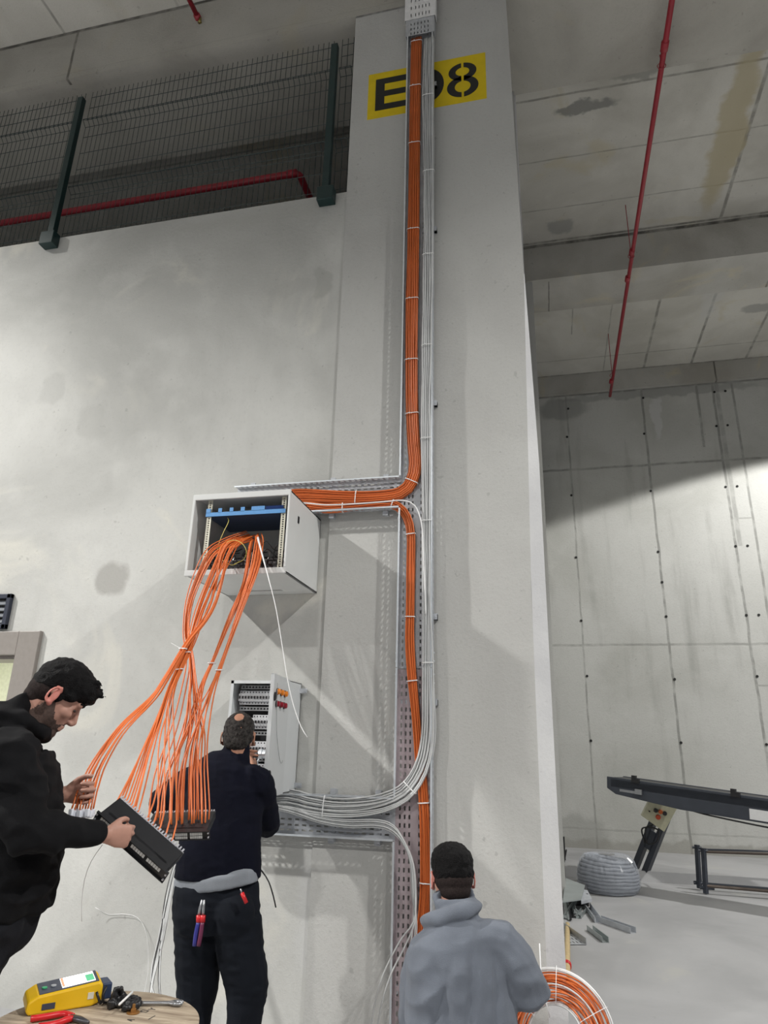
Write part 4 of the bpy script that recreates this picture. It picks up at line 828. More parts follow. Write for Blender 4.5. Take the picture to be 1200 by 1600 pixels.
# ------------------------------------------------------------------ patch panels and their cables
m_pan = mat('panel_black', (.010, .0105, .013), .32, var=.1); m_port = mat('port_light', (.55, .55, .54), .4); m_alu = mat('panel_edge_light', (.50, .50, .54), .35, .3)
def panel(label, A, ex, ey, ez, L, D, H, name='patch_bay', rows=1, teeth=True):
    """A = front left corner, ex along the panel, ey into its depth, ez its thickness"""
    ex, ey, ez = nrm(ex), nrm(ey), nrm(ez); A = np.array(A); t = thing(name, label, 'patch panel', A)
    b = MB(); b.obox(A-ex*.012, ex*(L+.024), ey*.003, ez*H); b.obox(A-ex*.012-ey*.006, ex*(L+.024), ey*.006, ez*.004); b.obox(A-ex*.012-ey*.006+ez*(H-.004), ex*(L+.024), ey*.006, ez*.004); obj('face_plate', b, m_pan, t)
    b = MB(); b.obox(A+ey*.003, ex*L, ey*D, ez*.002); b.obox(A+ey*.003, ex*.002, ey*D, ez*H); b.obox(A+ey*.003+ex*(L-.002), ex*.002, ey*D, ez*H*.8); b.obox(A+ey*.02+ex*.02, ex*(L-.04), ey*.010, ez*.006)
    obj('tray', b, m_pan, t)
    b = MB(); n = 12
    for r_ in range(rows):
        for k in range(24):
            g = k//6; x = .012+g*(L-.02)/4+(k % 6)*(L-.05)/25; z = H*(.18+.42*r_)
            b.obox(A+ex*x-ey*.002+ez*z, ex*(L/36), ey*.003, ez*H*.32)
    obj('ports', b, m_port, t)
    if teeth:
        b = MB(); b.obox(A+ey*D, ex*L, ey*.004, ez*.006)
        for k in range(25): b.obox(A+ey*D+ex*(k*L/25), ex*(L/55), ey*.018, ez*.008)
        obj('cable_comb', b, m_alu, t)
        b = MB()
        for k in range(24): b.obox(A+ey*(D*.35)+ex*(.01+k*(L-.02)/24)+ez*.002, ex*(L/45), ey*.022, ez*.016)
        obj('jacks', b, m_bk, t)
    b = MB()
    for x in (-.006, L+.006):
        for z in (.25, .75): b.cyl(A+ex*x+ez*H*z-ey*.006, A+ex*x+ez*H*z, .0035, seg=8)
    obj('screws', b, m_alu, t)
    return t
A0 = Q(157, 1270, .03); A1 = Q(260, 1361, .13); ea = A1-A0; La = np.linalg.norm(ea); ea = nrm(ea)
B0 = Q(203, 1258, -.03); ed = B0-A0; ed = nrm(ed-ea*(ed @ ea)); et = nrm(np.cross(ea, ed)); et = et if et[1] > 0 else -et
Q2 = Q(288, 1325, .06)-A1; Da = .105
panel('black patch panel held by the man in the hoodie, tilted down to the right', A0, ea, ed, et, La, Da, .046)
G0 = P(222, 1301, 2.78); G1 = P(323, 1298, 2.84); gb = P(331, 1268, 2.97); gx = nrm(G1-G0); gy_ = nrm((gb-G1)-gx*((gb-G1) @ gx)); gz = nrm(np.cross(gx, gy_)); gz = -gz if gz[2] > 0 else gz
Lg = np.linalg.norm(G1-G0); Dg = abs((gb-G1) @ gy_)
panel('level patch panel hanging on orange cables before the man in the navy jumper', G0, gx, gy_, gz, Lg, Dg, .036, rows=2)
GE = lambda t, u, up=.0: G0+gx*Lg*t+gy_*Dg*u-gz*(.004+up)
AE = lambda t, u, w=.012: A0+ea*La*t+ed*Da*u+et*w
yh = Q(128, 1240, -.06)
ends1 = [Q(112+4.2*i, 1264+(i % 2)*2, -.05-.012*(i % 3)) for i in range(9)]
L_ = 'orange cable of the slanting strand ending in the hand of the man in the hoodie'
g1 = [(388, 838), (368, 848), (352, 866), (330, 948), (292, 1004), (258, 1060), (238, 1090), (189, 1136), (150, 1187), (131, 1225), (124, 1243), (119, 1262)]
n1 = [3.85, 3.66, 3.58, 3.35, 3.15, 2.98, 2.88, 2.68, 2.5, 2.38, 2.33, 2.31]
hy = Q(124, 1243, -.06)[1]; n1 = [3.85+(hy-3.85)*(1-(3.85-y)/(3.85-2.31))*0+0 if False else 3.85-(3.85-y)/(3.85-2.31)*(3.85-hy) for y in n1]
s1 = fan('orange_cable', L_, 'orange cables in the far hand', g1, n1, 9, [(0, .10), (.2, .07), (.5, .034), (.75, .058), (.92, .026), (1, .04)], 21, ends1, .02)
for e_ in ends1:
    b = MB(); d_ = nrm([.1, -.1, -1]); s_ = nrm(np.cross(d_, (0, -1, 0))); n_ = np.cross(d_, s_); b.obox(np.array(e_)-s_*.007-n_*.007, s_*.014, n_*.014, d_*.026); obj('keystone_jack', b, mat('white_jack', (.75, .78, .85), .35), label='white cable connector bunched below the hand of the man in the hoodie', cat='connector', group='white connectors in the far hand', bevel=.002)
ends2 = [AE(.06+.30*i/8, .40, .014) for i in range(9)]+[AE(.42+.5*i/5, 1.0, .01) for i in range(5)]
g2 = [(386, 840), (362, 850), (350, 872), (318, 944), (300, 1000), (284, 1037), (268, 1075), (252, 1122), (230, 1177), (205, 1245), (190, 1275)]
ye = AE(.2, .4)[1]
n2 = [3.85-(3.85-ye)*t for t in (0, .12, .18, .32, .42, .5, .58, .68, .8, .94, 1)]
s2 = fan('orange_cable', 'orange cable of the strand fanning into the tilted patch panel', 'orange cables to the tilted panel', g2, n2, 14, [(0, .12), (.2, .09), (.5, .035), (.62, .035), (.8, .07), (1, .05)], 22, ends2, .03)
def gend(ts): return [GE(t, u) for t, u in ts]
yg = GE(.5, .4)[1]
n3 = lambda k: [3.85-(3.85-yg)*t for t in np.linspace(0, 1, k)**.9]
g3 = [(392, 838), (355, 850), (328, 868), (300, 930), (292, 985), (299, 1030), (299, 1081), (297, 1150), (287, 1210), (284, 1288)]
s3 = fan('orange_cable', 'orange cable of the strand bowing left, then dropping straight to the level patch panel', 'orange cables bowing left to the level panel', g3, n3(10), 11, [(0, .11), (.2, .09), (.4, .05), (.6, .03), (.75, .035), (1, .16)], 23, gend([(.03+.09*i, .35+.35*(i % 2)) for i in range(11)]), .03)
g4 = [(398, 838), (396, 850), (384, 911), (360, 963), (335, 1026), (316, 1073), (302, 1136), (292, 1190), (290, 1288)]
s4 = fan('orange_cable', 'orange cable of the inner right strand from the rack to the level panel', 'orange cables of the inner right strand', g4, n3(9), 8, [(0, .07), (.2, .06), (.5, .022), (.65, .025), (1, .2)], 24, gend([(.12+.105*i, .55) for i in range(8)]), .02)
g5 = [(404, 838), (406, 850), (398, 893), (374, 957), (350, 1026), (331, 1076), (312, 1131), (300, 1191), (300, 1288)]
s5 = fan('orange_cable', 'orange cable of the outermost right strand from the rack to the level panel', 'orange cables of the outer right strand', g5, n3(9), 8, [(0, .06), (.2, .06), (.5, .022), (.65, .022), (1, .2)], 25, gend([(.40+.08*i, .32+.2*(i % 2)) for i in range(8)]), .02)
for sp_, f in ((s1, .52), (s2, .50), (s2, .57), (s3, .5), (s4, .58), (s5, .58)): tie(sp_, f, .036, .03, 'white cable tie round one strand of the fanned orange cables', 'ties on the fanned strands', tail=(-.8, .3, .35) if (sp_ is s1) else None)
# ------------------------------------------------------------------ loose cables near the navy man
rnd = random.Random(8)
for i in range(7):
    x = 262-2*i; b = MB(); kk = i*3.2
    b.tube(smooth_path([P(300, 1290+i*4, 4.1), P(280-i*.8, 1345, 4.05), P(268-i*1.5, 1400, 3.98), P(255-i*2+(8 if i > 4 else 0), 1470, 3.9), P(240-i+(14 if i > 4 else 0), 1530, 3.8), P(225+(i if i < 4 else 22+i), 1610, 3.65)]+[np.array([-2.05+.03*i, 3.5, .02])], .05), .0045, 6)
    obj('hanging_cable', b, m_gr if i not in (3, 6) else m_bk, smooth=True, label='grey cable hanging down behind the navy man, left of his legs' if i not in (3, 6) else 'black cable hanging among the grey ones left of the legs of the navy man', cat='cable', group='grey cables behind the navy man' if i not in (3, 6) else 'black cables behind the navy man')
b = MB(); b.tube(smooth_path([P(402, 1355, 3.55), P(410, 1362, 3.52), P(420, 1378, 3.52), P(427, 1400, 3.52), P(431, 1418, 3.52)], .02), [.0035]*4+[.0035]*(len(smooth_path([P(402, 1355, 3.55), P(410, 1362, 3.52), P(420, 1378, 3.52), P(427, 1400, 3.52), P(431, 1418, 3.52)], .02))-4), 6)
obj('black_lead', b, m_bk, smooth=True, label='short black lead hanging from the waist of the man in the navy jumper', cat='cable')
b = MB(); b.tube(smooth_path([P(149, 1418, 4.26), P(170, 1429, 4.29), P(190, 1428, 4.29), P(215, 1434, 4.29), P(229, 1460, 4.28), P(232, 1510, 4.27), P(224, 1560, 4.26)], .03), .0018, 5); obj('white_wire', b, m_wh, smooth=True, label='thin white wire lying against the wall left of the navy man legs', cat='cable')
b = MB(); b.tube(smooth_path([Q(160, 1320, .1), Q(143, 1345, .06), Q(132, 1375, .02), Q(128, 1410, .0), Q(128, 1440, .0)], .03), .0011, 5); obj('white_thread', b, m_wh, smooth=True, label='very thin pale wire hanging from the near hand of the man in the hoodie', cat='cable')
# tools in the back pockets
m_red2 = mat('tool_red', (.60, .015, .02), .35); m_tblue = mat('tool_blue', (.03, .03, .22), .35); m_steel = mat('tool_steel', (.38, .39, .41), .35, .8)
def pliers(px, py, dx, label):
    Yp = Y2-.165; t = thing('pliers', label, 'pliers', P(px, py+90, Yp))
    for j, o in enumerate((-3.2, 3.2)):
        b = MB(); b.tube(smooth_path([P(px+o+dx*.9, py+40, Yp), P(px+o*1.2+dx*.4, py+60, Yp-.004), P(px+o+dx*0, py+78, Yp-.002)], .015), [(.010, .008)]*len(smooth_path([P(px+o+dx*.9, py+40, Yp), P(px+o*1.2+dx*.4, py+60, Yp-.004), P(px+o+dx*0, py+78, Yp-.002)], .015)), 8)
        obj('handle_sleeve', b, m_tblue if j == 0 else mat('tool_purple', (.13, .02, .06), .35), t, smooth=True)
        b = MB(); b.tube([P(px+o+dx, py+30, Yp), P(px+o+dx*.9, py+41, Yp)], [(.013, .010), (.012, .009)], 8); obj('grip_collar', b, m_red2, t, smooth=True)
        b = MB(); b.tube([P(px+o*.6+dx*1.5, py+6, Yp), P(px+o*.8+dx*1.2, py+18, Yp), P(px+o+dx, py+31, Yp)], [(.004, .003), (.007, .005), (.008, .006)], 8); obj('jaw', b, m_steel, t, smooth=True)
pliers(307, 1400, 7, 'pliers with red and blue-purple handles sticking out of the left back pocket')
t = thing('screwdriver', 'small red screwdriver in the right back pocket of the dark jeans', 'screwdriver', P(380, 1408, Y2-.16))
b = MB(); b.tube([P(378, 1395, Y2-.15), P(385, 1411, Y2-.145)], .009, 8); obj('handle', b, m_red2, t, smooth=True)
b = MB(); b.tube([P(376, 1389, Y2-.15), P(378, 1396, Y2-.15)], .004, 6); obj('tip', b, m_steel, t, smooth=True)
# ------------------------------------------------------------------ cable drum with tools on it
m_wood = mat('pale_wood', (.46, .37, .27), .7, var=.25, scale=7, bump=.2)
def wood():
    m = bpy.data.materials.new('drum_wood'); m.use_nodes = True; nt = m.node_tree; N = nt.nodes; L = nt.links; bs = N['Principled BSDF']; bs.inputs['Roughness'].default_value = .7
    g = N.new('ShaderNodeNewGeometry'); mp = N.new('ShaderNodeMapping'); mp.inputs['Rotation'].default_value = (0, 0, R(-38)); mp.inputs['Scale'].default_value = (1.6, 14, 1); L.new(g.outputs['Position'], mp.inputs['Vector'])
    n = N.new('ShaderNodeTexNoise'); n.inputs['Scale'].default_value = 3; n.inputs['Detail'].default_value = 8; n.inputs['Distortion'].default_value = .6; L.new(mp.outputs[0], n.inputs['Vector'])
    cr = N.new('ShaderNodeValToRGB'); cr.color_ramp.elements[0].position = .3; cr.color_ramp.elements[0].color = (.20, .145, .10, 1); cr.color_ramp.elements[1].position = .68; cr.color_ramp.elements[1].color = (.54, .45, .34, 1)
    L.new(n.outputs[0], cr.inputs[0]); L.new(cr.outputs[0], bs.inputs['Base Color']); return m
m_drum = wood(); DC = np.array([-1.37, 2.18]); DR = .305; DZ = .75
dm = thing('cable_drum', 'wooden cable drum standing on end as a work table in the lower left corner', 'cable drum', (DC[0], DC[1], 0))
pa = R(38); pu = np.array([math.cos(pa), math.sin(pa), 0]); pv = np.array([-math.sin(pa), math.cos(pa), 0])
edges = np.linspace(-DR, DR, 6)
for z0_, z1_ in ((DZ-.028, DZ), (0.0, .03)):
    for i in range(5):
        a, c = edges[i]+.0015, edges[i+1]-.0015; poly = []
        ys = np.linspace(a, c, 7); poly = [(math.sqrt(max(0, DR**2-y*y)), y) for y in ys]+[(-math.sqrt(max(0, DR**2-y*y)), y) for y in ys[::-1]]
        b = MB(); b.prism(poly, lambda u_, v_, z: np.array([DC[0], DC[1], 0])+pu*u_+pv*v_+U*z, z0_, z1_); obj('plank', b, m_drum, dm, bevel=.002)
b = MB(); b.lathe([(.16, .03), (.16, DZ-.028)], (DC[0], DC[1], 0), 24); obj('barrel', b, m_drum, dm)
hb = PZ(208, 1583, DZ)
b = MB(); b.lathe([(.020, .001), (.020, .003)], (hb[0], hb[1], DZ), 16); b.lathe([(.009, .001), (.009, .012), (.005, .013), (.005, .024)], (hb[0], hb[1], DZ), 6); obj('bolt', b, mat('rusty_brass', (.35, .17, .05), .5, .5), dm)
b = MB()
def mark(px, py, strokes, s=.022):
    c = PZ(px, py, DZ); ux = nrm(PZ(px+10, py-5, DZ)-c); uy = np.array([-ux[1], ux[0], 0])
    for (x0_, y0_, x1_, y1_) in strokes:
        p = c+ux*x0_*s+uy*y0_*s; q_ = c+ux*x1_*s+uy*y1_*s; d_ = nrm(q_-p); w_ = np.array([-d_[1], d_[0], 0])*.0018; b.obox(p-w_, q_-p, w_*2, U*.0008)
mark(228, 1582, [(0, 0, 0, 1), (0, 1, .6, 1), (.6, 1, .6, 0), (.6, 0, 0, 0)]); mark(240, 1579, [(0, 1, .35, .5), (.7, 1, .35, .5), (.35, .5, .35, 0)]); mark(206, 1596, [(0, 0, .3, 1), (.3, 1, .6, 0), (.15, .4, .5, .4)]); mark(232, 1593, [(0, 0, 1.5, .1)])
obj('stencil_marks', b, mat('stencil_ink', (.08, .07, .06), .8), dm)
# yellow cable tester
m_ty = mat('tester_yellow', (.85, .52, .01), .4, var=.03); m_tg = mat('tester_grey', (.06, .07, .10), .4)
ta = PZ(38, 1590, DZ); tb = PZ(160, 1570, DZ); tx = nrm(np.array([tb[0]-ta[0], tb[1]-ta[1], 0])); LT = np.linalg.norm((tb-ta)[:2])*.98; tyv = np.array([-tx[1], tx[0], 0]); HT = .062; WT = .085
tz = nrm(U*1.0-tyv*.16); tw = np.cross(tz, tx)
te = thing('cable_tester', 'yellow handheld cable tester with a lit screen lying on the wooden drum', 'tester', ta)
def tt(x, y, z): return ta+tx*x+tyv*y+U*z
b = MB(); prof = [(0, .012), (.01, 0), (LT-.03, 0), (LT, .01), (LT, HT-.006), (LT-.012, HT+.004), (.03, HT-.012), (.004, HT-.026)]
b.prism([(x, z) for x, z in prof], lambda x, z, t_: tt(x, t_+(.0), z+(t_-.0)*.16), 0, WT); obj('housing', b, m_ty, te, bevel=.006)
sl = (HT+.004-(HT-.012))/(LT-.042); ztop = lambda x, y: HT-.012+(x-.03)*sl+y*.16
def onface(x0_, x1_, y0_, y1_, e, name, m_):
    b = MB(); b.add([tt(x, y, ztop(x, y)+e+k) for k in (-.004, 0) for x, y in ((x0_, y0_), (x1_, y0_), (x1_, y1_), (x0_, y1_))], [(3, 2, 1, 0), (4, 5, 6, 7), (0, 1, 5, 4), (1, 2, 6, 5), (2, 3, 7, 6), (3, 0, 4, 7)]); return obj(name, b, m_, te)
onface(.035, LT-.014, .006, WT-.008, .0022, 'bezel', m_tg)
onface(.10, LT-.024, .012, WT-.014, .004, 'screen', mat('lit_screen', (1, .97, .93), .2, emit=1.3)); onface(LT-.050, LT-.026, .014, WT-.030, .0046, 'screen_icon', mat('screen_green', (.1, .5, .25), .3, emit=.5)); onface(.101, .108, .014, WT-.016, .0046, 'screen_bar', mat('screen_orange', (.9, .35, .2), .3, emit=.6))
for x, mm in ((.052, mat('key_green', (.05, .5, .2), .4)), (.078, mat('key_grey', (.5, .52, .55), .4))):
    b = MB(); c = tt(x, WT*.45, ztop(x, WT*.45)+.002); b.cyl(c, c+U*.003, .008, seg=12); obj('key', b, mm, te)
b = MB(); b.obox(tt(.045, -.002, .012), tx*.038, tyv*.004, U*.016); obj('port_cover', b, m_tg, te); b = MB(); b.obox(tt(LT-.045, -.002, .022), tx*.018, tyv*.003, U*.018); obj('label_plate', b, mat('label_pale', (.75, .72, .6), .5), te)
b = MB(); b.obox(tt(LT, .006, .012), tx*.030, tyv*.07, U*.045); obj('plug_module', b, mat('module_blue', (.03, .05, .11), .45), te, bevel=.004)
b = MB(); c0 = PZ(162, 1578, DZ); b.tube(smooth_path([tt(LT+.01, .0, .05), tt(LT+.0, -.012, .03), tt(LT+.005, -.01, .008), tt(LT+.03, .0, .006)], .01), .004, 6); b.tube(smooth_path([tt(LT-.02, -.004, .04), tt(LT-.012, -.012, .02), tt(LT-.004, -.012, .006)], .01), .004, 6); obj('hand_strap', b, m_bk, te, smooth=True)
b = MB(); z = DZ+.012
for (pts_, r_) in (([(172, 1572), (180, 1560), (190, 1556), (196, 1566), (205, 1569), (217, 1565)], .013), ([(176, 1568), (180, 1548), (187, 1545), (190, 1556)], .009), ([(186, 1570), (196, 1560), (212, 1561), (217, 1568), (206, 1574), (190, 1574)], .010)):
    sp_ = smooth_path([PZ(x, y, z+(.035 if y < 1550 else 0)) for x, y in pts_], .01); b.tube(sp_, r_, 8)
organic('velcro_strap', b, .004, 1, m_bk, disp=[(60, 60, 60, .005, True)], label='crumpled black strap on the drum between the tester and the spanner', cat='strap')
b = MB(); b.tube([PZ(186, 1570, DZ+.03), PZ(207, 1550, DZ+.045)], .0035, 6); obj('marker_pen', b, m_wh, smooth=True, label='thin white stick poking out of the black strap on the drum', cat='pen')
b = MB(); s0 = PZ(218, 1567, DZ+.008); s1_ = PZ(270, 1567, DZ+.008); sx_ = nrm(s1_-s0); sy_ = np.cross(U, sx_)
b.tube([s0, s0+(s1_-s0)*.5, s1_], [(.008, .006), (.007, .005), (.009, .006)], 10, ref=sy_)
for s in (1, -1): b.tube([s1_-sx_*.002, s1_+sx_*.010+sy_*s*.012, s1_+sx_*.024+sy_*s*.012, s1_+sx_*.032+sy_*s*.006], [(.009, .007), (.008, .007), (.007, .006), (.004, .005)], 8)
b.ell(s1_+sx_*.0, (.014, .014, .007)); organic('spanner', b, .0025, 1, m_steel, label='steel spanner lying on the right part of the wooden drum', cat='spanner')
t = thing('pliers', 'red-handled pliers lying on the drum in front of the yellow tester', 'pliers', PZ(100, 1596, DZ))
for j, pts_ in enumerate(([(48, 1592), (75, 1588), (100, 1584), (113, 1588)], [(60, 1604), (85, 1600), (102, 1594), (113, 1591)])):
    sp_ = smooth_path([PZ(x, y, DZ+.011) for x, y in pts_], .012); b = MB(); b.tube(sp_, [(.010, .009)]*len(sp_), 8); obj('handle_sleeve', b, m_red2, t, smooth=True)
b = MB(); b.tube([PZ(111, 1589, DZ+.011), PZ(122, 1592, DZ+.011), PZ(138, 1598, DZ+.011)], [(.010, .008), (.014, .008), (.005, .006)], 8); obj('jaw', b, mat('dark_steel', (.09, .09, .10), .4, .6), t, smooth=True)
# ------------------------------------------------------------------ orange cable coil by the column
t = thing('cable_coil', 'coil of orange cable with a pale outer turn leaning against the foot of the column', 'cable coil', P(870, 1660, 3.9))
cc = P(868, 1621, 3.78); lean = R(22); cu = np.array([.98, .0, 0.]); cv = np.array([0, math.sin(lean), math.cos(lean)]); cn = np.cross(cu, cv)
rnd = random.Random(12)
cz_ = cc[2]; Rmax = min(.262, cz_/math.cos(lean)-.006)
for i in range(30):
    r_ = Rmax-.010-.110*((i*7) % 30)/30; off = rnd.uniform(-.035, .035); ex_, ey_ = rnd.uniform(-.022, .022), rnd.uniform(-.018, .004); ph = rnd.uniform(0, 9)
    b = MB(); b.ring([cc+cu*(r_*math.cos(a)+ex_)+cv*(r_*math.sin(a)+ey_)+cn*(off+.014*math.sin(a*2+ph)) for a in np.linspace(0, 2*math.pi, 57)[:-1]], .0038, 6)
    obj('cable_turn', b, m_or if i not in (4, 11, 19, 23) else m_gr, t, smooth=True)
for rr_, mm in ((Rmax+.004, m_wh), (Rmax-.13, m_wh), (Rmax-.14, m_gr), (Rmax-.005, m_gr)):
    b = MB(); b.ring([cc+cu*rr_*math.cos(a)+cv*rr_*math.sin(a)-cn*(.030*math.sin(a+rr_*90)) for a in np.linspace(0, 2*math.pi, 57)[:-1]], .004, 6); obj('cable_turn', b, mm, t, smooth=True, label='pale turn of the coil')
for a in (1.5, 2.5, .5):
    b = MB(); c = cc+cu*(Rmax-.065)*math.cos(a)+cv*(Rmax-.065)*math.sin(a); ra = cu*math.cos(a)+cv*math.sin(a)
    b.ring([c+ra*.078*math.cos(q_)+cn*.052*math.sin(q_) for q_ in np.linspace(0, 2*math.pi, 21)[:-1]], .0016, 5); obj('binding_wire', b, m_wh, t, smooth=True)
b = MB(); b.tube([P(843, 1474, 3.75), P(845, 1515, 3.72), P(852, 1560, 3.70), P(859, 1590, 3.70)], .0028, 5); obj('white_wire', b, m_wh, smooth=True, label='thin stiff white wire standing up out of the orange coil beside the column edge', cat='cable')
# ------------------------------------------------------------------ far right area
# conduit coil wrapped in film
def floorp(px, py): return PZ(px, py, 0)
c0 = floorp(955, 1401); cc = np.array([c0[0], c0[1]+.32, 0]); m_con = mat('grey_conduit', (.20, .215, .24), .5, var=.05)
t = thing('conduit_coil', 'large coil of grey conduit wrapped in clear film on the floor beyond the column', 'conduit coil', cc)
cprof = [(0, .300), (1, .328), (2, .338), (3, .342), (4, .340), (5, .335), (6, .325), (7, .308), (8, .280), (9, .24)]
for l, r0_ in cprof:
    for r_ in (r0_, r0_-.042, r0_-.084):
        tilt = .02*(l/9); b = MB(); z = .022+l*.036; b.ring([cc+np.array([r_*math.cos(a)*(1+.012*math.sin(l*1.7)), r_*math.sin(a), z+.010*mnoise.noise((math.cos(a)*2, math.sin(a)*2, l))-tilt*math.cos(a)]) for a in np.linspace(0, 2*math.pi, 49)[:-1]], .0195, 8); obj('conduit_turn', b, m_con, t, smooth=True)
m_film = bpy.data.materials.new('clear_film'); m_film.use_nodes = True; bs = m_film.node_tree.nodes['Principled BSDF']; bs.inputs['Base Color'].default_value = (.75, .80, .90, 1); bs.inputs['Roughness'].default_value = .18; bs.inputs['Alpha'].default_value = .20; bs.inputs['Specular IOR Level'].default_value = .9
b = MB(); vs = []; pr = [(.10, .40), (.20, .405), (.262, .392), (.315, .345), (.352, .26), (.366, .16), (.362, .07), (.335, .008)]; sg_ = 96
for i_, (r_, z) in enumerate(pr):
    for k in range(sg_):
        a = 2*math.pi*k/sg_; w_ = .014*mnoise.noise((math.cos(a)*5, math.sin(a)*5, z*14))+.012*mnoise.noise((math.cos(a)*16, math.sin(a)*16, z*6)); vs.append(cc+np.array([(r_+w_)*math.cos(a), (r_+w_)*math.sin(a), z+w_*.8]))
b.add(vs, [(i*sg_+k, i*sg_+(k+1) % sg_, (i+1)*sg_+(k+1) % sg_, (i+1)*sg_+k) for i in range(len(pr)-1) for k in range(sg_)]); obj('film_wrap', b, m_film, t)
# conveyor with a control box
m_slate = mat('slate_paint', (.045, .052, .068), .45, var=.12, scale=6); m_cream = mat('cream_enamel', (.62, .60, .42), .45, var=.05)
ya, yb = 10.0, 8.6
p0 = P(948, 1213, ya); p1 = P(1300, 1262, yb); cx_ = nrm(p1-p0); LC = np.linalg.norm(p1-p0); cyv = nrm(np.cross(U, cx_)); czv = np.cross(cx_, cyv)
if cyv[1] < 0: cyv = -cyv
hC = .26
t = thing('belt_conveyor', 'dark slate conveyor beam on a slanting post with a cream control box', 'conveyor', floorp(992, 1372))
b = MB(); poly = [(0, 0), (LC, 0), (LC, -hC), (.95, -hC), (.12, -.20), (0, -.14)]
b.prism(poly, lambda x, z, t_: p0+cx_*x+czv*z+cyv*t_, 0, .03); b.prism(poly, lambda x, z, t_: p0+cx_*x+czv*z+cyv*t_, .42, .45); b.obox(p0-czv*.12+cx_*.05, cx_*(LC-.1), cyv*.45, czv*.10); obj('side_beam', b, m_slate, t, bevel=.006)
b = MB(); b.obox(p0+cyv*.03+czv*(-.02)+cx_*.02, cx_*LC, cyv*.39, czv*.012); obj('belt', b, m_bk, t)
for x in (.35, 1.55, 2.75):
    b = MB(); c = p0+cx_*x-cyv*.02; b.obox(c-czv*.03, cx_*.10, cyv*.03, czv*.055); b.obox(c+czv*.02, cx_*.05, cyv*.05, czv*.035); obj('bracket', b, m_bk, t)
b = MB(); c = p0+cx_*.18-czv*.16-cyv*.004; b.obox(c, cx_*.30, cyv*.01, czv*.03); b.obox(c+cx_*.22-cyv*.03, cx_*.09, cyv*.03, czv*.06); obj('tension_screw', b, m_steel, t)
b = MB(); lp = P(1167, 1255, 9.0); u0 = (lp-p0) @ cx_; b.obox(p0+cx_*u0-czv*.13-cyv*.004, cx_*.24, cyv*.004, czv*(-.11)); obj('label_plate', b, m_wh, t)
pb = floorp(992, 1374); pt_ = P(1036, 1262, pb[1]-.35); pd = nrm(pt_-pb); ps = nrm(np.cross(pd, cyv))
for s in (-1, 1):
    b = MB(); b.obox(pb+ps*(s*.07-.035), ps*.07, cyv*.10, pt_-pb); obj('post_channel', b, m_slate, t)
b = MB(); b.obox(pb-ps*.10, ps*.20, cyv*.09, pd*.02); b.obox(pb-ps*.05+pd*.45, ps*.10, cyv*.02, pd*.25); obj('post_tie', b, m_slate, t)
c4 = [P(x, y, pb[1]-.50) for x, y in ((1025, 1231), (1063, 1254), (1038, 1300), (1003, 1275))]
bx = MB(); e1, e2 = c4[1]-c4[0], c4[3]-c4[0]; nb_ = nrm(np.cross(e1, e2)); nb_ = nb_ if nb_[1] > 0 else -nb_
bx.add([*c4, *[q_+nb_*.16 for q_ in c4]], [(0, 1, 2, 3), (7, 6, 5, 4), (0, 4, 5, 1), (1, 5, 6, 2), (2, 6, 7, 3), (3, 7, 4, 0)]); cb_ = obj('control_box', bx, m_cream, t, bevel=.008)
def cbp(u_, v_): return c4[0]+e1*u_+e2*v_-nb_*.001
for (u_, v_, mm, r_) in ((.42, .30, m_bk, .022), (.35, .62, m_bk, .028), (.52, .58, mat('button_orange', (.75, .15, .02), .4), .028), (.68, .55, m_bk, .028), (.53, .76, mat('button_red', (.65, .08, .02), .4), .032), (.16, .12, m_bk, .012), (.16, .75, m_bk, .010)):
    b = MB(); c = cbp(u_, v_); b.cyl(c, c-nb_*.03, r_, r_*.85, 12); obj('button', b, mm, cb_)
b = MB(); q0 = cbp(.55, 1.0)+nb_*.06
b.tube(smooth_path([q0, q0+pd*(-.12)+ps*.08, q0-pd*.28, q0-pd*.18-ps*.10, q0-pd*.04-ps*.06, q0-pd*.15+ps*.12, q0-pd*.3+ps*.02], .03), .010, 6); b.tube(smooth_path([cbp(1, .2)+nb_*.05, cbp(1.15, .1)+nb_*.05, p0+cx_*1.3-czv*.27, p0+cx_*2.2-czv*.30, p0+cx_*3.2-czv*.28], .06), .010, 6); obj('cable_loop', b, m_bk, cb_, smooth=True)
# metal stand frame
t = thing('steel_stand', 'black steel frame with long thin rails standing on the floor at the right edge', 'frame', floorp(1098, 1397))
fy = floorp(1098, 1397)[1]
for (px, o) in ((1090, .25), (1100, .0)):
    b = MB(); q0 = P(px+3, 1396 if o == 0 else 1388, fy+o); q1_ = P(px-1, 1325 if o == 0 else 1320, fy+o); b.tube([q0, q1_], .032, 4); b.tube([q0-np.array([.06, 0, -.06]), q0+np.array([.10, 0, .06])], .02, 4); b.tube([q1_-np.array([.06, 0, .03]), q1_+np.array([.05, 0, -.03])], .014, 4); obj('upright', b, m_slate, t)
for (a0_, a1_, o, r_) in (((1104, 1331), (1300, 1338), 0, .016), ((1092, 1327), (1300, 1333), .25, .012), ((1102, 1384), (1300, 1401), 0, .018), ((1096, 1380), (1300, 1396), .25, .014)):
    b = MB(); b.tube([P(*a0_, fy+o), P(*a1_, fy+o-.1)], r_, 6); obj('rail', b, m_slate if o else mat('rusty_rail', (.10, .075, .06), .6), t)
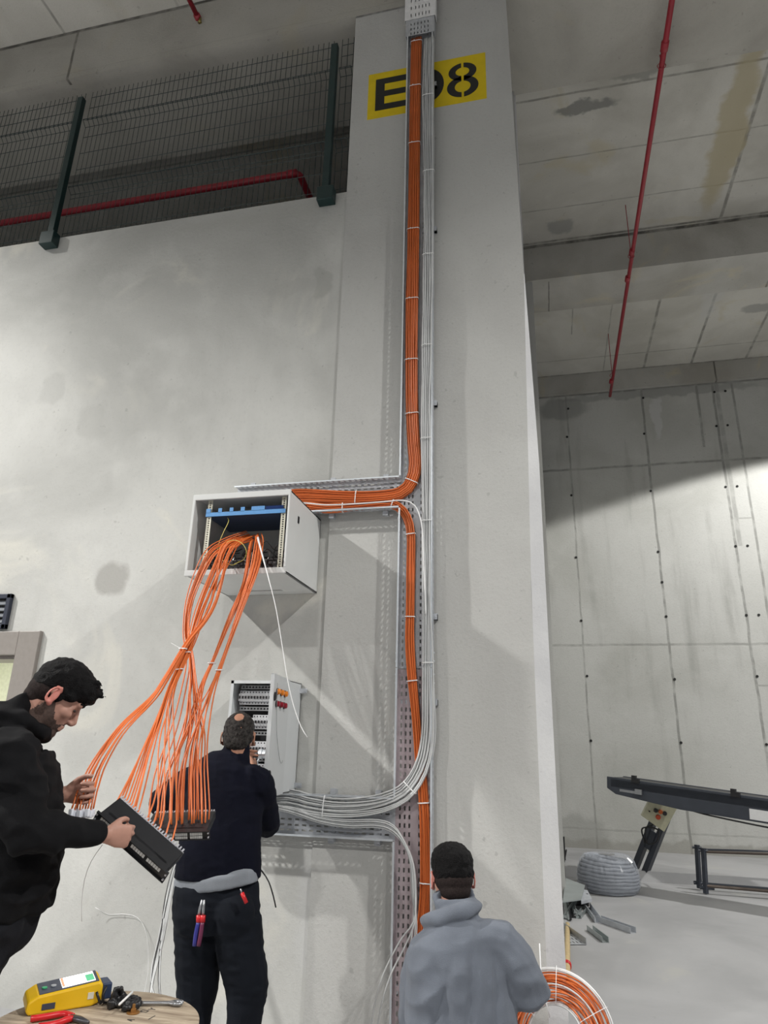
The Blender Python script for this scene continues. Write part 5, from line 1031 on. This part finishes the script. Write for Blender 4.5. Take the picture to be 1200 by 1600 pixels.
# metal offcuts on the floor beside the column
m_sheet = mat('sheet_metal', (.42, .46, .46), .38, .6, var=.1, scale=5)
c = [PZ(x, y, z) for x, y, z in ((877, 1412, .16), (912, 1406, .16), (922, 1382, .17), (889, 1362, .20))]; c = [PZ(879, 1409, .16), PZ(908, 1405, .16), PZ(914, 1383, .17), PZ(884, 1372, .19)]
b = MB(); b.add([*c, *[q_-U*.01 for q_ in c]], [(0, 1, 2, 3), (7, 6, 5, 4), (0, 4, 5, 1), (1, 5, 6, 2), (2, 6, 7, 3), (3, 7, 4, 0)]); obj('metal_sheet', b, m_sheet, label='flat grey metal sheet lying on top of the offcuts next to the column', cat='metal sheet')
c = [PZ(908, 1408, .10), PZ(925, 1404, .10), PZ(918, 1391, .13), PZ(910, 1389, .14)]
b = MB(); b.add([*c, *[q_-U*.03 for q_ in c]], [(0, 1, 2, 3), (7, 6, 5, 4), (0, 4, 5, 1), (1, 5, 6, 2), (2, 6, 7, 3), (3, 7, 4, 0)]); obj('metal_bracket', b, m_galv, label='small bright metal bracket poking out right of the flat metal sheet', cat='metal offcut')
b = MB(); q0 = floorp(876, 1415); b.box((q0[0], q0[1]+.05, 0), (q0[0]+.30, q0[1]+.75, .12)); b.V = [(x, y, z) for x, y, z in b.V]; obj('sheet_shadow_block', b, mat('sheet_shadow_black', (.05, .05, .055), .6), label='dark low block standing in for the shadow under the flat metal sheet', cat='metal offcut', bevel=.01)  # dark block added where the raised sheet only has shadow beneath
rnd = random.Random(31)
for i in range(9):
    a_ = floorp(878+rnd.uniform(0, 26), 1412+rnd.uniform(0, 8)); b_ = floorp(878+rnd.uniform(0, 32), 1432+rnd.uniform(-4, 8)); b = MB(); a_[2] = .09; b_[2] = .012; b.tube([a_, b_], [(.014, .004)]*2, 4, ref=(1, 0, 0)); obj('steel_strip', b, m_sheet if i % 3 else m_bk, label='loose thin steel strip between the metal sheet and the tray offcut', cat='metal offcut', group='loose steel strips by the column')
t = thing('tray_offcut', 'short perforated cable tray offcut lying open on the floor beside the column', 'cable tray', floorp(896, 1478))
q0 = floorp(883, 1477); q1_ = floorp(916, 1477); q2_ = floorp(884, 1432); u_ = nrm(q1_-q0); v_ = nrm(q2_-q0-u_*((q2_-q0) @ u_)); wd_ = np.linalg.norm(q1_-q0); ln = abs((q2_-q0) @ v_)
b = MB(); b.plate(q0+U*.006, v_, u_, ln, wd_, slots(.04, ln, .11, .06), [(k_, k_+.010) for k_ in np.arange(.03, wd_-.02, .032)]); obj('base_plate', b, m_galv, t, solid=.003)
for q_ in (q0, q1_): b = MB(); b.obox(q_, v_*ln, u_*.004, U*.055); obj('side_flange', b, m_galv, t)
b = MB(); b.obox(q0+v_*(ln-.25)+U*.055, u_*wd_, v_*.05, U*.03); b.obox(q0+v_*(ln-.10)+U*.05, u_*wd_, v_*.03, U*.03); obj('cross_piece', b, m_sheet, t)
def channel(a, c, w, h, label, m_):
    a, c = floorp(*a), floorp(*c); d_ = c-a; s_ = nrm(np.cross(U, d_))*w; b = MB(); b.obox(a, d_, s_, U*.004); b.obox(a, d_, s_*.08, U*h); b.obox(a+s_*.92, d_, s_*.08, U*h); b.obox(a, d_, s_*.22, U*h+U*0) if False else None; obj('steel_channel', b, m_, label=label, cat='steel channel')
channel((931, 1440), (985, 1459), .07, .05, 'long galvanised channel lying on the floor, pointing right, below the conduit coil', m_galv)
channel((912, 1418), (929, 1442), .07, .05, 'steel channel meeting the long one at an angle beside the metal sheet', m_galv)
channel((917, 1454), (941, 1473), .06, .045, 'short shiny steel channel lying alone right of the tray offcut', m_sheet)
channel((908, 1436), (916, 1426), .05, .04, 'tiny pale steel offcut at the corner of the tray offcut', m_sheet)
t = thing('wooden_handle', 'long round wooden handle with red cord near one end, lying beside the column', 'handle', floorp(884, 1535))
w0 = floorp(886, 1531)+U*.03; w1 = floorp(887, 1450)+U*.03; b = MB(); b.tube([w0-nrm(w1-w0)*.02, w0, w1, w1+nrm(w1-w0)*.02], [.016, .026, .021, .010], 12); obj('shaft', b, mat('yellow_wood', (.55, .42, .22), .6, var=.1), t, smooth=True)
b = MB(); dw = nrm(w1-w0)
for k in range(4): b.ring([w0+dw*(.22+.016*k)+.028*(np.array([1, 0, 0])*math.cos(a)+U*math.sin(a)) for a in np.linspace(0, 2*math.pi, 15)[:-1]], .006, 5)
b.tube(smooth_path([w0+dw*.25-np.array([.03, 0, 0]), floorp(882, 1512)+U*.02, floorp(880, 1500)+U*.06], .04), .007, 5); obj('cord', b, m_red2, t, smooth=True, label='red cord')
b = MB(); q0 = floorp(884, 1372); b.box((q0[0]-.02, q0[1]+.7, 0), (q0[0]+.02, q0[1]+.76, .42)); b.tube([(q0[0]-.03, q0[1]+.6, .02), (q0[0]+.03, q0[1]+.3, .30)], .012, 5); obj('steel_stub', b, m_bk, label='dark steel upright stub at the wall corner behind the metal sheet', cat='metal offcut')
